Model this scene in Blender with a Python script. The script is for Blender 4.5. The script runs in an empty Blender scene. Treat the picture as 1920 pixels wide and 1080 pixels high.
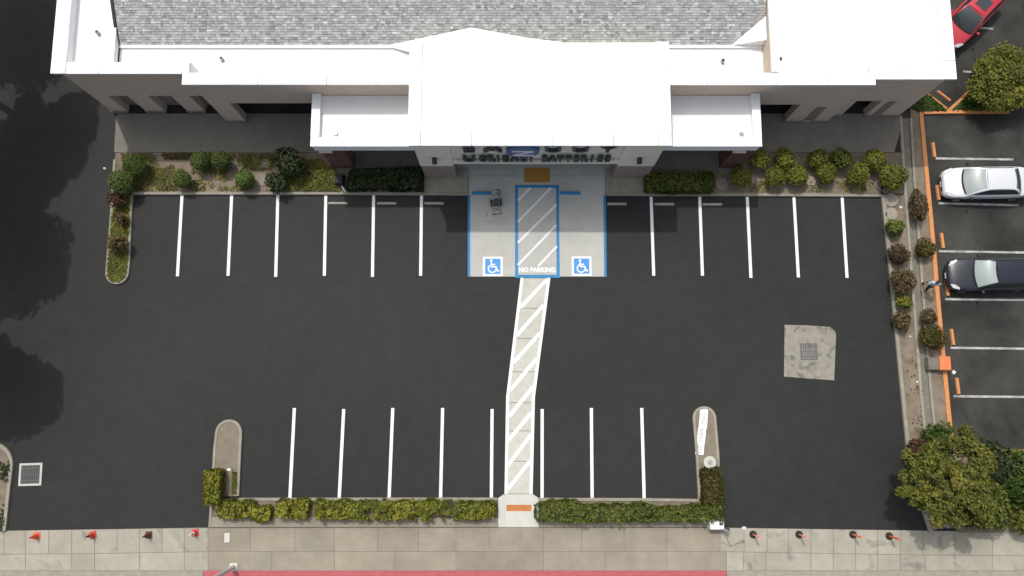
import bpy, math, random
import numpy as np
from mathutils import Vector, Matrix, noise

# ------------------------------------------------------------------ camera, sky, sun, exposure
S = bpy.context.scene
COL = S.collection
FOC, TILT, CAMH = 1500.0, math.radians(8.7), 44.4      # focal length (px at 1920), tilt off straight down, metres up
cam_d = bpy.data.cameras.new('camera')
cam = bpy.data.objects.new('camera', cam_d); COL.objects.link(cam)
cam_d.sensor_fit = 'HORIZONTAL'; cam_d.sensor_width = 36.0; cam_d.lens = 36.0 * FOC / 1920.0
cam_d.clip_end = 2000.0; cam_d.clip_start = 0.5
cam.location = (0, 0, CAMH); cam.rotation_euler = (TILT, 0, 0)
S.camera = cam
SUNV = Vector((-0.235, 0.487, 1.0)).normalized()       # towards the sun
W = bpy.data.worlds.new('World'); S.world = W; W.use_nodes = True
nt = W.node_tree; bg = nt.nodes['Background']
sky = nt.nodes.new('ShaderNodeTexSky'); sky.sky_type = 'NISHITA'; sky.sun_disc = False
sky.sun_elevation = math.asin(SUNV.z); sky.sun_rotation = math.atan2(SUNV.x, SUNV.y)
sky.air_density = 1.0; sky.dust_density = 5.0; sky.ozone_density = 1.0
haz = nt.nodes.new('ShaderNodeHueSaturation'); haz.inputs['Saturation'].default_value = 0.5      # hazy, pale sky
nt.links.new(sky.outputs[0], haz.inputs['Color']); nt.links.new(haz.outputs[0], bg.inputs[0]); bg.inputs[1].default_value = 0.15
sun_d = bpy.data.lights.new('sun', 'SUN'); sun_d.energy = 2.0; sun_d.angle = math.radians(0.9); sun_d.color = (1.0, 0.97, 0.92)
sun = bpy.data.objects.new('sun', sun_d); COL.objects.link(sun)
sun.rotation_euler = SUNV.to_track_quat('Z', 'Y').to_euler(); sun.location = (-15, 40, 60)
S.view_settings.view_transform = 'Standard'; S.view_settings.look = 'None'
S.view_settings.exposure = 0.06; S.view_settings.gamma = 1.0; S.view_settings.use_curve_mapping = False
S.render.engine = 'CYCLES'

RNG = random.Random(7); NP = np.random.default_rng(7)
def at(u, v, h=0.0):
    """point at height h seen at photo pixel (u, v): the survey used for measuring the place"""
    xc = (u - 960) / FOC; yc = -(v - 540) / FOC
    y = yc * math.cos(TILT) + math.sin(TILT); z = yc * math.sin(TILT) - math.cos(TILT)
    k = (CAMH - h) / -z
    return Vector((xc * k, y * k, h))
def at2(u, v, h=0.0):
    p = at(u, v, h); return (p.x, p.y)
def pts(L, h=0.0): return [at2(u, v, h) for u, v in L]

# ------------------------------------------------------------------ materials
M = {}
def mat(name, c1, c2=None, scale=1.0, rough=0.8, bump=0.0, bscale=30.0, big=0.0, bigscale=0.25, rnd=0.0, metal=0.0, spec=0.4,
        stain=None, stain_scale=0.5, stain_lo=0.58, coat=0.0, detail=5.0, stretch=None):
    m = bpy.data.materials.new(name); m.use_nodes = True; n = m.node_tree.nodes; L = m.node_tree.links
    b = n['Principled BSDF']; b.inputs['Roughness'].default_value = rough; b.inputs['Metallic'].default_value = metal
    b.inputs['Specular IOR Level'].default_value = spec
    if coat: b.inputs['Coat Weight'].default_value = coat; b.inputs['Coat Roughness'].default_value = 0.04
    geo = n.new('ShaderNodeNewGeometry'); pos = geo.outputs['Position']
    if stretch:
        mp = n.new('ShaderNodeVectorMath'); mp.operation = 'MULTIPLY'; mp.inputs[1].default_value = stretch
        L.new(pos, mp.inputs[0]); spos = mp.outputs[0]
    else: spos = pos
    c2 = c2 or c1
    nz = n.new('ShaderNodeTexNoise'); nz.inputs['Scale'].default_value = scale; nz.inputs['Detail'].default_value = detail; nz.inputs['Roughness'].default_value = 0.65
    L.new(spos, nz.inputs['Vector'])
    rp = n.new('ShaderNodeMapRange'); rp.inputs[1].default_value = 0.32; rp.inputs[2].default_value = 0.68
    L.new(nz.outputs['Fac'], rp.inputs[0])
    mx = n.new('ShaderNodeMix'); mx.data_type = 'RGBA'; mx.inputs['A'].default_value = (*c1, 1); mx.inputs['B'].default_value = (*c2, 1)
    L.new(rp.outputs[0], mx.inputs['Factor']); out = mx.outputs['Result']
    if stain:
        n2 = n.new('ShaderNodeTexNoise'); n2.inputs['Scale'].default_value = stain_scale; n2.inputs['Detail'].default_value = 7; n2.inputs['Distortion'].default_value = 0.6
        L.new(pos, n2.inputs['Vector'])
        r2 = n.new('ShaderNodeMapRange'); r2.inputs[1].default_value = stain_lo; r2.inputs[2].default_value = stain_lo + 0.14; r2.inputs[4].default_value = 0.8
        L.new(n2.outputs['Fac'], r2.inputs[0])
        m2 = n.new('ShaderNodeMix'); m2.data_type = 'RGBA'; L.new(r2.outputs[0], m2.inputs['Factor'])
        L.new(out, m2.inputs['A']); m2.inputs['B'].default_value = (*stain, 1); out = m2.outputs['Result']
    if big or rnd:
        v = n.new('ShaderNodeMath'); v.operation = 'ADD'; v.inputs[0].default_value = 1.0; v.inputs[1].default_value = 0.0
        if big:
            n3 = n.new('ShaderNodeTexNoise'); n3.inputs['Scale'].default_value = bigscale; n3.inputs['Detail'].default_value = 4
            L.new(pos, n3.inputs['Vector'])
            r3 = n.new('ShaderNodeMapRange'); r3.inputs[1].default_value = 0.3; r3.inputs[2].default_value = 0.7
            r3.inputs[3].default_value = 1 - big; r3.inputs[4].default_value = 1 + big
            L.new(n3.outputs['Fac'], r3.inputs[0]); L.new(r3.outputs[0], v.inputs[0])
        if rnd:
            oi = n.new('ShaderNodeObjectInfo'); r4 = n.new('ShaderNodeMapRange'); r4.inputs[3].default_value = -rnd; r4.inputs[4].default_value = rnd
            L.new(oi.outputs['Random'], r4.inputs[0]); L.new(r4.outputs[0], v.inputs[1])
        hs = n.new('ShaderNodeVectorMath'); hs.operation = 'SCALE'; L.new(out, hs.inputs[0]); L.new(v.outputs[0], hs.inputs['Scale']); out = hs.outputs[0]
    L.new(out, b.inputs['Base Color'])
    if bump:
        nb = n.new('ShaderNodeTexNoise'); nb.inputs['Scale'].default_value = bscale; nb.inputs['Detail'].default_value = 4; L.new(pos, nb.inputs['Vector'])
        bp = n.new('ShaderNodeBump'); bp.inputs['Strength'].default_value = bump; bp.inputs['Distance'].default_value = 0.02
        L.new(nb.outputs['Fac'], bp.inputs['Height']); L.new(bp.outputs[0], b.inputs['Normal'])
    M[name] = m; return m
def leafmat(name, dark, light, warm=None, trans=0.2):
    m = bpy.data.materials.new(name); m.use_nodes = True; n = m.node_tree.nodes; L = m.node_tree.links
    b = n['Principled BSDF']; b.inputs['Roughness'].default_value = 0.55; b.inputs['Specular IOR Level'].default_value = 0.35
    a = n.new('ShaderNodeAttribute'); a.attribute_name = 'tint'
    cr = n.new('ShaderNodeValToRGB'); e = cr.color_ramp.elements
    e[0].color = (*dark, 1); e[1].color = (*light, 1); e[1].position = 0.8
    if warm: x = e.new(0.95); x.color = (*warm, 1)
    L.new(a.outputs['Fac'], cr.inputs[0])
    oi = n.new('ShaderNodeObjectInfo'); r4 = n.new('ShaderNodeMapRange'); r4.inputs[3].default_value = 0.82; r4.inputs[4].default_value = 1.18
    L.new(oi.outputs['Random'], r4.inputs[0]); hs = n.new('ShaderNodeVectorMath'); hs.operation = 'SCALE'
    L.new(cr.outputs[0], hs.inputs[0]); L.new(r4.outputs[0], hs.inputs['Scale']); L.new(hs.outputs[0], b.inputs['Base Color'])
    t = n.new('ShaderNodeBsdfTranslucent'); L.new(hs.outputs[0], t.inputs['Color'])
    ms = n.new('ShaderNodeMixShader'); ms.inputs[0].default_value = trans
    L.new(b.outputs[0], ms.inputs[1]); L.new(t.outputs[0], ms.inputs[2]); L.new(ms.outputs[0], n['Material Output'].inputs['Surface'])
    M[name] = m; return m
def glassmat(name, col, rough=0.03):
    m = mat(name, col, rough=rough, spec=0.9); M[name] = m; return m

mat('seal', (.025, .0255, .025), (.031, .0315, .0305), scale=1.3, rough=.6, bump=.25, bscale=60, big=.10, bigscale=.12, spec=.14)
mat('old_asphalt', (.026, .0255, .023), (.056, .055, .050), scale=.45, rough=.85, bump=.3, bscale=50, big=.28, bigscale=.28, stain=(.022, .022, .021), stain_scale=.8, stain_lo=.6, spec=.25)
mat('patch_asphalt', (.12, .115, .10), (.20, .19, .165), scale=4, rough=.9)
mat('pad', (.43, .43, .395), (.49, .49, .45), scale=1.2, rough=.85, bump=.1, bscale=80, big=.06, stain=(.27, .28, .26), stain_scale=1.5, stain_lo=.66)
mat('scuff', (.20, .205, .19), (.34, .34, .31), scale=8, rough=.9)
mat('crosswalk_concrete', (.44, .44, .38), (.52, .515, .455), scale=2.0, rough=.85, bump=.1, bscale=80, rnd=.05, stain=(.36, .355, .30), stain_scale=2.2, stain_lo=.62)
mat('sidewalk', (0.235, 0.208, 0.158), (0.3, 0.27, 0.21), scale=.9, rough=.9, bump=.15, bscale=60, big=.07, bigscale=.3, rnd=.07, stain=(.23, .215, .18), stain_scale=.8, stain_lo=.63)
mat('driveway', (0.3, 0.28, 0.225), (0.38, 0.355, 0.29), scale=.9, rough=.9, bump=.15, bscale=60, big=.07, bigscale=.3, rnd=.06, stain=(.185, .18, .155), stain_scale=.9, stain_lo=.57)
mat('joint', (.19, .17, .135), rough=.95)
mat('kerb', (0.240, 0.224, 0.180), (0.320, 0.300, 0.240), scale=3, rough=.9, bump=.15, bscale=50, rnd=.05, stain=(.2, .18, .15), stain_scale=2, stain_lo=.64)
mat('walkway', (0.17, 0.16, 0.135), (0.21, 0.2, 0.17), scale=1.5, rough=.9, bump=.1, bscale=60, rnd=.04)
mat('ramp_concrete', (.50, .49, .44), (.57, .56, .51), scale=2, rough=.85)
mat('swale', (0.147, 0.136, 0.108), (0.203, 0.189, 0.154), scale=2, rough=.9, stain=(.14, .13, .10), stain_scale=1.1, stain_lo=.55)
mat('soil', (0.151, 0.117, 0.083), (0.242, 0.200, 0.151), scale=1.6, rough=.95, bump=.5, bscale=25, big=.12, stain=(.13, .10, .07), stain_scale=1.3, stain_lo=.57)
mat('island_mortar', (0.175, 0.147, 0.108), (0.231, 0.199, 0.150), scale=3, rough=.95, bump=.3, bscale=60)
mat('lawn_soil', (.06, .075, .02), (.12, .125, .035), scale=3, rough=.95)
mat('white_paint', (.80, .80, .80), (.72, .72, .715), scale=5, rough=.6)
mat('worn_white', (.50, .50, .49), (.20, .20, .195), scale=2.2, rough=.8)
mat('blue_paint', (.016, .195, .41), (.02, .225, .46), scale=4, rough=.6)
mat('sign_blue', (.06, .27, .62), (.07, .29, .65), scale=4, rough=.6)
mat('orange_paint', (.54, .215, .07), (.60, .27, .10), scale=5, rough=.6, stain=(.42, .20, .08), stain_scale=6, stain_lo=.6)
mat('warning_orange', (.36, .19, .035), (.42, .215, .042), scale=8, rough=.6)
mat('brick_orange', (.38, .13, .03), (.52, .21, .05), scale=7, rough=.7)
mat('red_paint', (.37, .075, .085), (.43, .10, .108), scale=3, rough=.6)
mat('stop_concrete', (.30, .29, .24), (.38, .37, .31), scale=5, rough=.9)
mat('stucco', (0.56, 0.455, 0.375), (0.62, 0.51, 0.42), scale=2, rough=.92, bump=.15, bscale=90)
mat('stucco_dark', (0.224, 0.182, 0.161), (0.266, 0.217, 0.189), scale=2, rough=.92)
mat('cream', (0.728, 0.702, 0.592), (0.806, 0.780, 0.663), scale=1.5, rough=.9, bump=.1, bscale=90)
mat('beige_wall', (0.525, 0.450, 0.369), (0.587, 0.512, 0.425), scale=1.5, rough=.9)
mat('brown_base', (0.250, 0.194, 0.169), (0.294, 0.231, 0.206), scale=3, rough=.9)
mat('brick', (.11, .055, .048), (.15, .075, .062), scale=9, rough=.9, rnd=.18)
mat('membrane', (.80, .81, .81), (.86, .865, .86), scale=.7, rough=.7)
mat('coping', (.82, .83, .84), (.86, .865, .87), scale=1.2, rough=.5, rnd=.02)
mat('coping_trim', (.30, .29, .27), rough=.6)
mat('dark_metal', (.035, .036, .038), (.05, .05, .052), scale=6, rough=.5)
mat('grey_metal', (.30, .31, .32), (.38, .39, .40), scale=6, rough=.45, metal=.4)
mat('pale_metal', (.55, .56, .54), (.62, .63, .60), scale=4, rough=.45, metal=.2)
mat('grate', (0.085, 0.088, 0.09), (0.12, 0.122, 0.125), scale=9, rough=.7)
mat('grate_slot', (.02, .02, .02), rough=.9)
mat('black_rubber', (.02, .02, .02), (.03, .03, .03), scale=9, rough=.8)
mat('cone_orange', (.62, .10, .04), (.70, .14, .05), scale=6, rough=.5)
mat('cone_red', (.50, .045, .03), (.60, .065, .045), scale=6, rough=.5)
mat('bark', (.07, .05, .035), (.12, .09, .065), scale=6, rough=.95, bump=.5, bscale=20)
mat('twig', (.06, .04, .025), rough=.95)
mat('rock', (0.24, 0.205, 0.165), (0.31, 0.275, 0.23), scale=3, rough=.9, bump=.3, bscale=15, rnd=.08)
mat('white_plastic', (.74, .73, .72), (.80, .79, .78), scale=4, rough=.5)
mat('stencil_letter', (0.22, 0.21, 0.23), (0.5, 0.48, 0.5), scale=9, rough=.7)
mat('sign_letter', (.035, .04, .05), (.05, .055, .065), scale=5, rough=.4)
mat('emblem_blue', (.03, .09, .26), (.04, .11, .30), scale=4, rough=.35)
mat('silver_paint', (.66, .68, .71), rough=.35, metal=.15, coat=1.0)
mat('black_paint', (.010, .013, .022), rough=.25, coat=1.0)
mat('red_car_paint', (.45, .02, .035), rough=.3, coat=1.0)
mat('trim_black', (.012, .012, .013), rough=.5)
glassmat('car_glass', (.03, .04, .042)); glassmat('sky_glare_glass', (.30, .35, .33), .12); glassmat('store_glass', (.012, .014, .016))  # the pale windshield glass has bright sky reflection put into its base colour
mat('lamp_lens', (.55, .56, .56), rough=.15, spec=.8); mat('tail_lens', (.35, .01, .01), rough=.2)
mat('rim', (.40, .41, .42), rough=.35, metal=.8)
mat('skin', (.38, .22, .15), rough=.6); mat('hair', (.02, .013, .01), rough=.6)
mat('shirt', (.36, .44, .50), (.42, .50, .56), scale=12, rough=.9); mat('trousers', (.03, .03, .035), rough=.9); mat('shoe', (.5, .42, .38), rough=.7)
mat('navy_cover', (.012, .013, .02), (.02, .021, .03), scale=5, rough=.7)
leafmat('leaf_green', (0.059, 0.085, 0.017), (0.128, 0.181, 0.037)); leafmat('leaf_olive', (0.068, 0.083, 0.010), (0.202, 0.215, 0.029), (0.286, 0.221, 0.033))
leafmat('leaf_brown', (0.050, 0.032, 0.014), (0.138, 0.094, 0.041), (0.156, 0.132, 0.042)); leafmat('leaf_hedge', (0.084, 0.099, 0.009), (0.258, 0.258, 0.028), (0.336, 0.291, 0.039))
leafmat('leaf_dark', (0.016, 0.026, 0.01), (0.042, 0.062, 0.018)); leafmat('leaf_rust', (.045, .018, .010), (.11, .055, .025))
leafmat('leaf_cover', (.075, .085, .014), (.20, .20, .035), (.36, .32, .05)); leafmat('leaf_grass', (.025, .05, .006), (.07, .115, .016))
leafmat('leaf_tree', (.045, .058, .008), (.17, .18, .024), (.24, .21, .028)); leafmat('leaf_hedge_dark', (0.050, 0.075, 0.010), (0.150, 0.181, 0.027), (0.200, 0.163, 0.031))
leafmat('leaf_hedge_brown', (.045, .040, .006), (.10, .085, .016))

def add_attr_color(m, c1, c2, c3):
    """per-piece shade from a face attribute"""
    n = m.node_tree.nodes; L = m.node_tree.links; b = n['Principled BSDF']
    a = n.new('ShaderNodeAttribute'); a.attribute_name = 'tint'; cr = n.new('ShaderNodeValToRGB'); e = cr.color_ramp.elements
    e[0].color = (*c1, 1); e[1].color = (*c3, 1); x = e.new(.5); x.color = (*c2, 1)
    L.new(a.outputs['Fac'], cr.inputs[0])
    for l in list(b.inputs['Base Color'].links): L.remove(l)
    L.new(cr.outputs[0], b.inputs['Base Color'])
mat('shingle', (.2, .2, .2), rough=.95, bump=.3, bscale=70); add_attr_color(M['shingle'], (.24, .245, .24), (.38, .385, .378), (.60, .60, .59))

# ------------------------------------------------------------------ builders
def link(o, parent=None):
    COL.objects.link(o)
    if parent is not None: o.parent = parent
    return o
def props(o, label=None, cat=None, group=None, kind=None):
    if label: o['label'] = label
    if cat: o['category'] = cat
    if group: o['group'] = group
    if kind: o['kind'] = kind
    return o
def thing(name, label, cat, loc=(0, 0, 0), rz=0.0, group=None):
    o = bpy.data.objects.new(name, None); o.empty_display_size = .2; COL.objects.link(o)
    o.location = loc; o.rotation_euler = (0, 0, rz)
    return props(o, label, cat, group)
class MB:
    def __init__(s): s.v = []; s.f = []; s.t = []
    def add(s, vs, fs, tint=None):
        k = len(s.v); s.v += [tuple(p) for p in vs]; s.f += [[i + k for i in f] for f in fs]
        if tint is not None: s.t += [tint] * len(fs)
        return s
    def box(s, x0, x1, y0, y1, z0, z1, tint=None):
        return s.add([(x0, y0, z0), (x1, y0, z0), (x1, y1, z0), (x0, y1, z0), (x0, y0, z1), (x1, y0, z1), (x1, y1, z1), (x0, y1, z1)],
              [[0, 3, 2, 1], [4, 5, 6, 7], [0, 1, 5, 4], [1, 2, 6, 5], [2, 3, 7, 6], [3, 0, 4, 7]], tint)
    def taper(s, x0, x1, y0, y1, z0, z1, ix, iy):
        return s.add([(x0, y0, z0), (x1, y0, z0), (x1, y1, z0), (x0, y1, z0), (x0 + ix, y0 + iy, z1), (x1 - ix, y0 + iy, z1), (x1 - ix, y1 - iy, z1), (x0 + ix, y1 - iy, z1)],
              [[0, 3, 2, 1], [4, 5, 6, 7], [0, 1, 5, 4], [1, 2, 6, 5], [2, 3, 7, 6], [3, 0, 4, 7]])
    def prism(s, poly, z0, z1):
        a = sum(poly[i][0] * poly[(i + 1) % len(poly)][1] - poly[(i + 1) % len(poly)][0] * poly[i][1] for i in range(len(poly)))
        if a < 0: poly = poly[::-1]
        n = len(poly)
        return s.add([(p[0], p[1], z0) for p in poly] + [(p[0], p[1], z1) for p in poly],
              [list(range(n))[::-1], list(range(n, 2 * n))] + [[i, (i + 1) % n, n + (i + 1) % n, n + i] for i in range(n)])
    def cyl(s, c, r, z0, z1, n=20, r2=None):
        r2 = r if r2 is None else r2
        A = [2 * math.pi * i / n for i in range(n)]
        return s.add([(c[0] + r * math.cos(a), c[1] + r * math.sin(a), z0) for a in A] + [(c[0] + r2 * math.cos(a), c[1] + r2 * math.sin(a), z1) for a in A],
              [list(range(n))[::-1], list(range(n, 2 * n))] + [[i, (i + 1) % n, n + (i + 1) % n, n + i] for i in range(n)])
    def tube(s, path, r, n=8, r2=None):
        path = [Vector(p) for p in path]; rings = []; m = len(path)
        for i, p in enumerate(path):
            d = (path[min(i + 1, m - 1)] - path[max(i - 1, 0)]).normalized()
            a = d.orthogonal().normalized(); b = d.cross(a)
            rr = r if r2 is None else r + (r2 - r) * i / (m - 1)
            rings.append([p + a * rr * math.cos(2 * math.pi * j / n) + b * rr * math.sin(2 * math.pi * j / n) for j in range(n)])
        for i in range(1, m):      # keep rings aligned
            best = min(range(n), key=lambda k: (rings[i][k] - rings[i - 1][0]).length); rings[i] = rings[i][best:] + rings[i][:best]
            if (rings[i][1] - rings[i - 1][1]).length > (rings[i][-1] - rings[i - 1][1]).length: rings[i] = [rings[i][0]] + rings[i][1:][::-1]
        vs = [p for R in rings for p in R]; fs = [[i * n + j, i * n + (j + 1) % n, (i + 1) * n + (j + 1) % n, (i + 1) * n + j] for i in range(m - 1) for j in range(n)]
        fs += [list(range(n))[::-1], list(range((m - 1) * n, m * n))]
        return s.add(vs, fs)
    def strip(s, line, w, z0, z1, closed=False):
        L = [Vector((p[0], p[1])) for p in line]; n = len(L); l, r = [], []
        for i in range(n):
            a = L[i] - L[i - 1] if (i > 0 or closed) else L[1] - L[0]
            b = L[(i + 1) % n] - L[i] if (i < n - 1 or closed) else L[-1] - L[-2]
            a.normalize(); b.normalize(); na = Vector((-a.y, a.x)); nb = Vector((-b.y, b.x)); m = na + nb
            m = m / max(.25, m.length_squared) * 2 * .5 * 2 * .5 if False else m.normalized() / max(.4, m.normalized().dot(nb))
            l.append(L[i] + m * w / 2); r.append(L[i] - m * w / 2)
        vs = []
        for i in range(n): vs += [(l[i].x, l[i].y, z0), (r[i].x, r[i].y, z0), (r[i].x, r[i].y, z1), (l[i].x, l[i].y, z1)]
        fs = []
        for i in range(n if closed else n - 1):
            a, b = 4 * i, 4 * ((i + 1) % n)
            fs += [[a + 3, a + 2, b + 2, b + 3], [a + 2, a + 1, b + 1, b + 2], [a, a + 3, b + 3, b], [a + 1, a, b, b + 1]]
        if not closed: fs += [[0, 1, 2, 3], [4 * n - 1, 4 * n - 2, 4 * n - 3, 4 * n - 4]]
        return s.add(vs, fs)
    def mesh(s, name, off=(0, 0, 0)):
        me = bpy.data.meshes.new(name)
        me.from_pydata([(p[0] - off[0], p[1] - off[1], p[2] - off[2]) for p in s.v], [], s.f)
        if s.t:
            a = me.attributes.new('tint', 'FLOAT', 'FACE'); a.data.foreach_set('value', s.t)
        return me
    def build(s, name, m, parent=None, smooth=False, bevel=0.0, seg=2, sub=0, local=False):
        """parented: world coordinates are moved into the parent's frame (parents are unrotated) unless local"""
        if parent is not None and not local:
            off = Vector(parent.location); q = parent.parent
            while q is not None: off += Vector(q.location); q = q.parent
        elif parent is None and not local:
            xs = [p[0] for p in s.v]; ys = [p[1] for p in s.v]; off = ((min(xs) + max(xs)) / 2, (min(ys) + max(ys)) / 2, min(p[2] for p in s.v))
        else: off = (0, 0, 0)
        me = s.mesh(name, off); o = bpy.data.objects.new(name, me); link(o, parent)
        if parent is None and not local: o.location = off
        me.materials.append(M[m] if isinstance(m, str) else m)
        if smooth: me.shade_smooth()
        if bevel:
            b = o.modifiers.new('bevel', 'BEVEL'); b.width = bevel; b.segments = seg; b.limit_method = 'ANGLE'
        if sub:
            d = o.modifiers.new('sub', 'SUBSURF'); d.levels = sub; d.render_levels = sub
        return o
def part(name, m, parent, fn, **k):
    b = MB(); fn(b); return b.build(name, m, parent, **k)
def copy_tree(o, parent=None):
    c = o.copy(); COL.objects.link(c); c.parent = parent
    for ch in list(o.children): copy_tree(ch, c)
    return c
def struct(o): o['kind'] = 'structure'; return o
def arc(c, r, a0, a1, n=12): return [(c[0] + r * math.cos(a0 + (a1 - a0) * i / n), c[1] + r * math.sin(a0 + (a1 - a0) * i / n)) for i in range(n + 1)]
def text_mesh(s, size, depth, name='lettering', bold=0.0):
    cu = bpy.data.curves.new('t', 'FONT'); cu.body = s; cu.size = size; cu.extrude = depth; cu.align_x = 'CENTER'; cu.align_y = 'CENTER'; cu.resolution_u = 4; cu.offset = bold
    o = bpy.data.objects.new('t', cu); COL.objects.link(o); dg = bpy.context.evaluated_depsgraph_get(); dg.update()
    me = bpy.data.meshes.new_from_object(o.evaluated_get(dg)); me.name = name
    bpy.data.objects.remove(o); bpy.data.curves.remove(cu); return me
def inside(p, poly):
    x, y = p; r = False; j = len(poly) - 1
    for i in range(len(poly)):
        if (poly[i][1] > y) != (poly[j][1] > y) and x < (poly[j][0] - poly[i][0]) * (y - poly[i][1]) / (poly[j][1] - poly[i][1]) + poly[i][0]: r = not r
        j = i
    return r

# leaves -------------------------------------------------------------
def leaf_mesh(name, P, N, size, tint, m, aspect=1.7):
    n = len(P); P = np.asarray(P, float); N = np.asarray(N, float); N /= np.linalg.norm(N, axis=1, keepdims=True) + 1e-9
    r = NP.normal(size=(n, 3)); T = np.cross(N, r); T /= np.linalg.norm(T, axis=1, keepdims=True) + 1e-9; B = np.cross(N, T)
    sz = size * NP.uniform(.65, 1.35, (n, 1)); fold = N * sz * .18
    V = np.stack([P - T * sz * aspect * .5, P + B * sz * .5 + fold, P + T * sz * aspect * .5, P - B * sz * .5 + fold], 1).reshape(-1, 3)
    F = np.arange(4 * n).reshape(n, 4)
    me = bpy.data.meshes.new(name); me.from_pydata(V.tolist(), [], F.tolist())
    a = me.attributes.new('tint', 'FLOAT', 'FACE'); a.data.foreach_set('value', np.clip(tint, 0, 1).astype(np.float32))
    me.materials.append(M[m] if isinstance(m, str) else m); return me
def ball(n, R, lump=.15, flat=1.0, seed=0, fill=.28, flat_top=0.0):
    g = np.random.default_rng(seed); d = g.normal(size=(n, 3)); d /= np.linalg.norm(d, axis=1, keepdims=True)
    lobes = g.normal(size=(9, 3)); lobes /= np.linalg.norm(lobes, axis=1, keepdims=True)
    k = np.max(d @ lobes.T, axis=1); rad = R * (1 - lump + lump * 1.5 * np.clip((k - .6) / .4, 0, 1))
    rr = rad * g.uniform(0, 1, n) ** fill
    p = d * rr[:, None]; p[:, 2] *= flat
    if flat_top: p[:, 2] = np.minimum(p[:, 2], R * flat * flat_top)
    nn = d + g.normal(size=(n, 3)) * .55; nn[:, 2] += .25
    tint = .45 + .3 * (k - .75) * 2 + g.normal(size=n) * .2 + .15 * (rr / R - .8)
    return p, nn, tint
SHRUBS = {}
def shrub(name, label, u, v, rpx, m='leaf_green', hz=None, lump=.16, flat=.85, leaf=.10, group=None, dens=1.0, variant=None, flat_top=0.0, base=0.0, ax=1.0, ay=1.0, loose=False):
    """rounded bush: stem + foliage, standing where the crown centre is seen"""
    R = rpx * .0298; hz = hz if hz is not None else R * flat + .12
    p = at(u, v, hz + base)
    key = (m, lump, flat, leaf, variant if variant is not None else RNG.randrange(4), round(R, 1), loose)
    if key not in SHRUBS:
        n = int(dens * 900 * (R / .6) ** 2 * (.10 / leaf) ** 2)
        P_, N_, T_ = ball(n, round(R, 1), lump, flat, seed=len(SHRUBS) * 13 + 5, fill=.5 if loose else .28, flat_top=flat_top)
        SHRUBS[key] = leaf_mesh('foliage', P_, N_, leaf, T_, m)
    t = thing(name, label, 'shrub', (p.x, p.y, base), RNG.uniform(0, 6.28), group)
    o = bpy.data.objects.new('foliage', SHRUBS[key]); link(o, t); o.location = (0, 0, hz)
    s = R / round(R, 1); o.scale = (s * ax, s * ay, s)
    b = MB()
    for k in range(4):
        a = k * 1.57 + .4; b.tube([(0, 0, -.02), (.10 * math.cos(a), .10 * math.sin(a), hz * .6), (R * .5 * math.cos(a), R * .5 * math.sin(a), hz * 1.15)], .03, 5, .012)
    b.build('stem', 'twig', t, local=True)
    if ax != 1.0 or ay != 1.0: t.rotation_euler = (0, 0, 0)
    return t
def hedge(name, label, poly, z0, z1, m, n_per=420, leaf=.10, wav=.18, group=None, seed=1, cat='hedge', tint_off=0.0, gaps=0.0):
    """hedge clipped along a ground outline: leaves on top and sides, woody stems below"""
    g = random.Random(seed); xs = [p[0] for p in poly]; ys = [p[1] for p in poly]
    c = ((min(xs) + max(xs)) / 2, (min(ys) + max(ys)) / 2); P_, N_, T_ = [], [], []
    area = abs(sum(poly[i][0] * poly[(i + 1) % len(poly)][1] - poly[(i + 1) % len(poly)][0] * poly[i][1] for i in range(len(poly)))) / 2
    want = int(area * n_per); tries = 0
    while len(P_) < want and tries < want * 12:
        tries += 1; x = g.uniform(min(xs) - .12, max(xs) + .12); y = g.uniform(min(ys) - .12, max(ys) + .12)
        q = noise.noise((x * 1.5, y * 1.5, seed * 3.1)); q2 = noise.noise((x * .6, y * .6, seed * 7.7 + 9)); q3 = noise.noise((x * 4, y * 4, seed + 4))
        if not inside((x + q * wav * .6, y + q3 * wav * .6), poly): continue
        if gaps and q2 * .6 + q * .7 < -gaps: continue
        top = z1 + (q + .5 * q3) * wav; z = top - (g.random() ** 2.2) * (z1 - z0) * .8
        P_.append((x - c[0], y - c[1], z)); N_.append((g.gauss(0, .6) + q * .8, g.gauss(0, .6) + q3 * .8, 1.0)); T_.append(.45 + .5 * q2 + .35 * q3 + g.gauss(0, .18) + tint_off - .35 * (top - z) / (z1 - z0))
    # side skirts
    per = len(poly)
    for i in range(per):
        a, b = Vector(poly[i]), Vector(poly[(i + 1) % per]); d = b - a; nn = Vector((d.y, -d.x)).normalized()
        for k in range(int(d.length * n_per * .55 * (z1 - z0))):
            s = g.random(); p = a + d * s; q = noise.noise((p.x * 1.5, p.y * 1.5, seed * 3.1))
            if gaps and noise.noise((p.x * .6, p.y * .6, seed * 7.7 + 9)) * .6 + q * .7 < -gaps: continue
            p = p + nn * (q * wav * .5 + g.uniform(-.08, .04)); P_.append((p.x - c[0], p.y - c[1], g.uniform(z0 + .05, z1 + q * wav * .6)))
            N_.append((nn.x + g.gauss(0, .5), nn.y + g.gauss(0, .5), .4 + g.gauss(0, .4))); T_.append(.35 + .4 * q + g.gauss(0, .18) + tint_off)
    t = thing(name, label, cat, (c[0], c[1], 0), 0, group)
    o = bpy.data.objects.new('foliage', leaf_mesh('foliage', P_, N_, leaf, np.array(T_), m)); link(o, t)
    b = MB(); k = 0
    while k < max(4, int(area * 1.5)):
        x = g.uniform(min(xs), max(xs)); y = g.uniform(min(ys), max(ys)); k += 1
        if inside((x, y), poly): b.tube([(x - c[0], y - c[1], z0 - .03), (x - c[0] + g.uniform(-.1, .1), y - c[1] + g.uniform(-.1, .1), z1 * .8)], .025, 5, .012)
    if not b.v: b.tube([(0, 0, z0 - .03), (0, 0, z1 * .8)], .025, 5)
    b.build('stem', 'twig', t, local=True); return t
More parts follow.
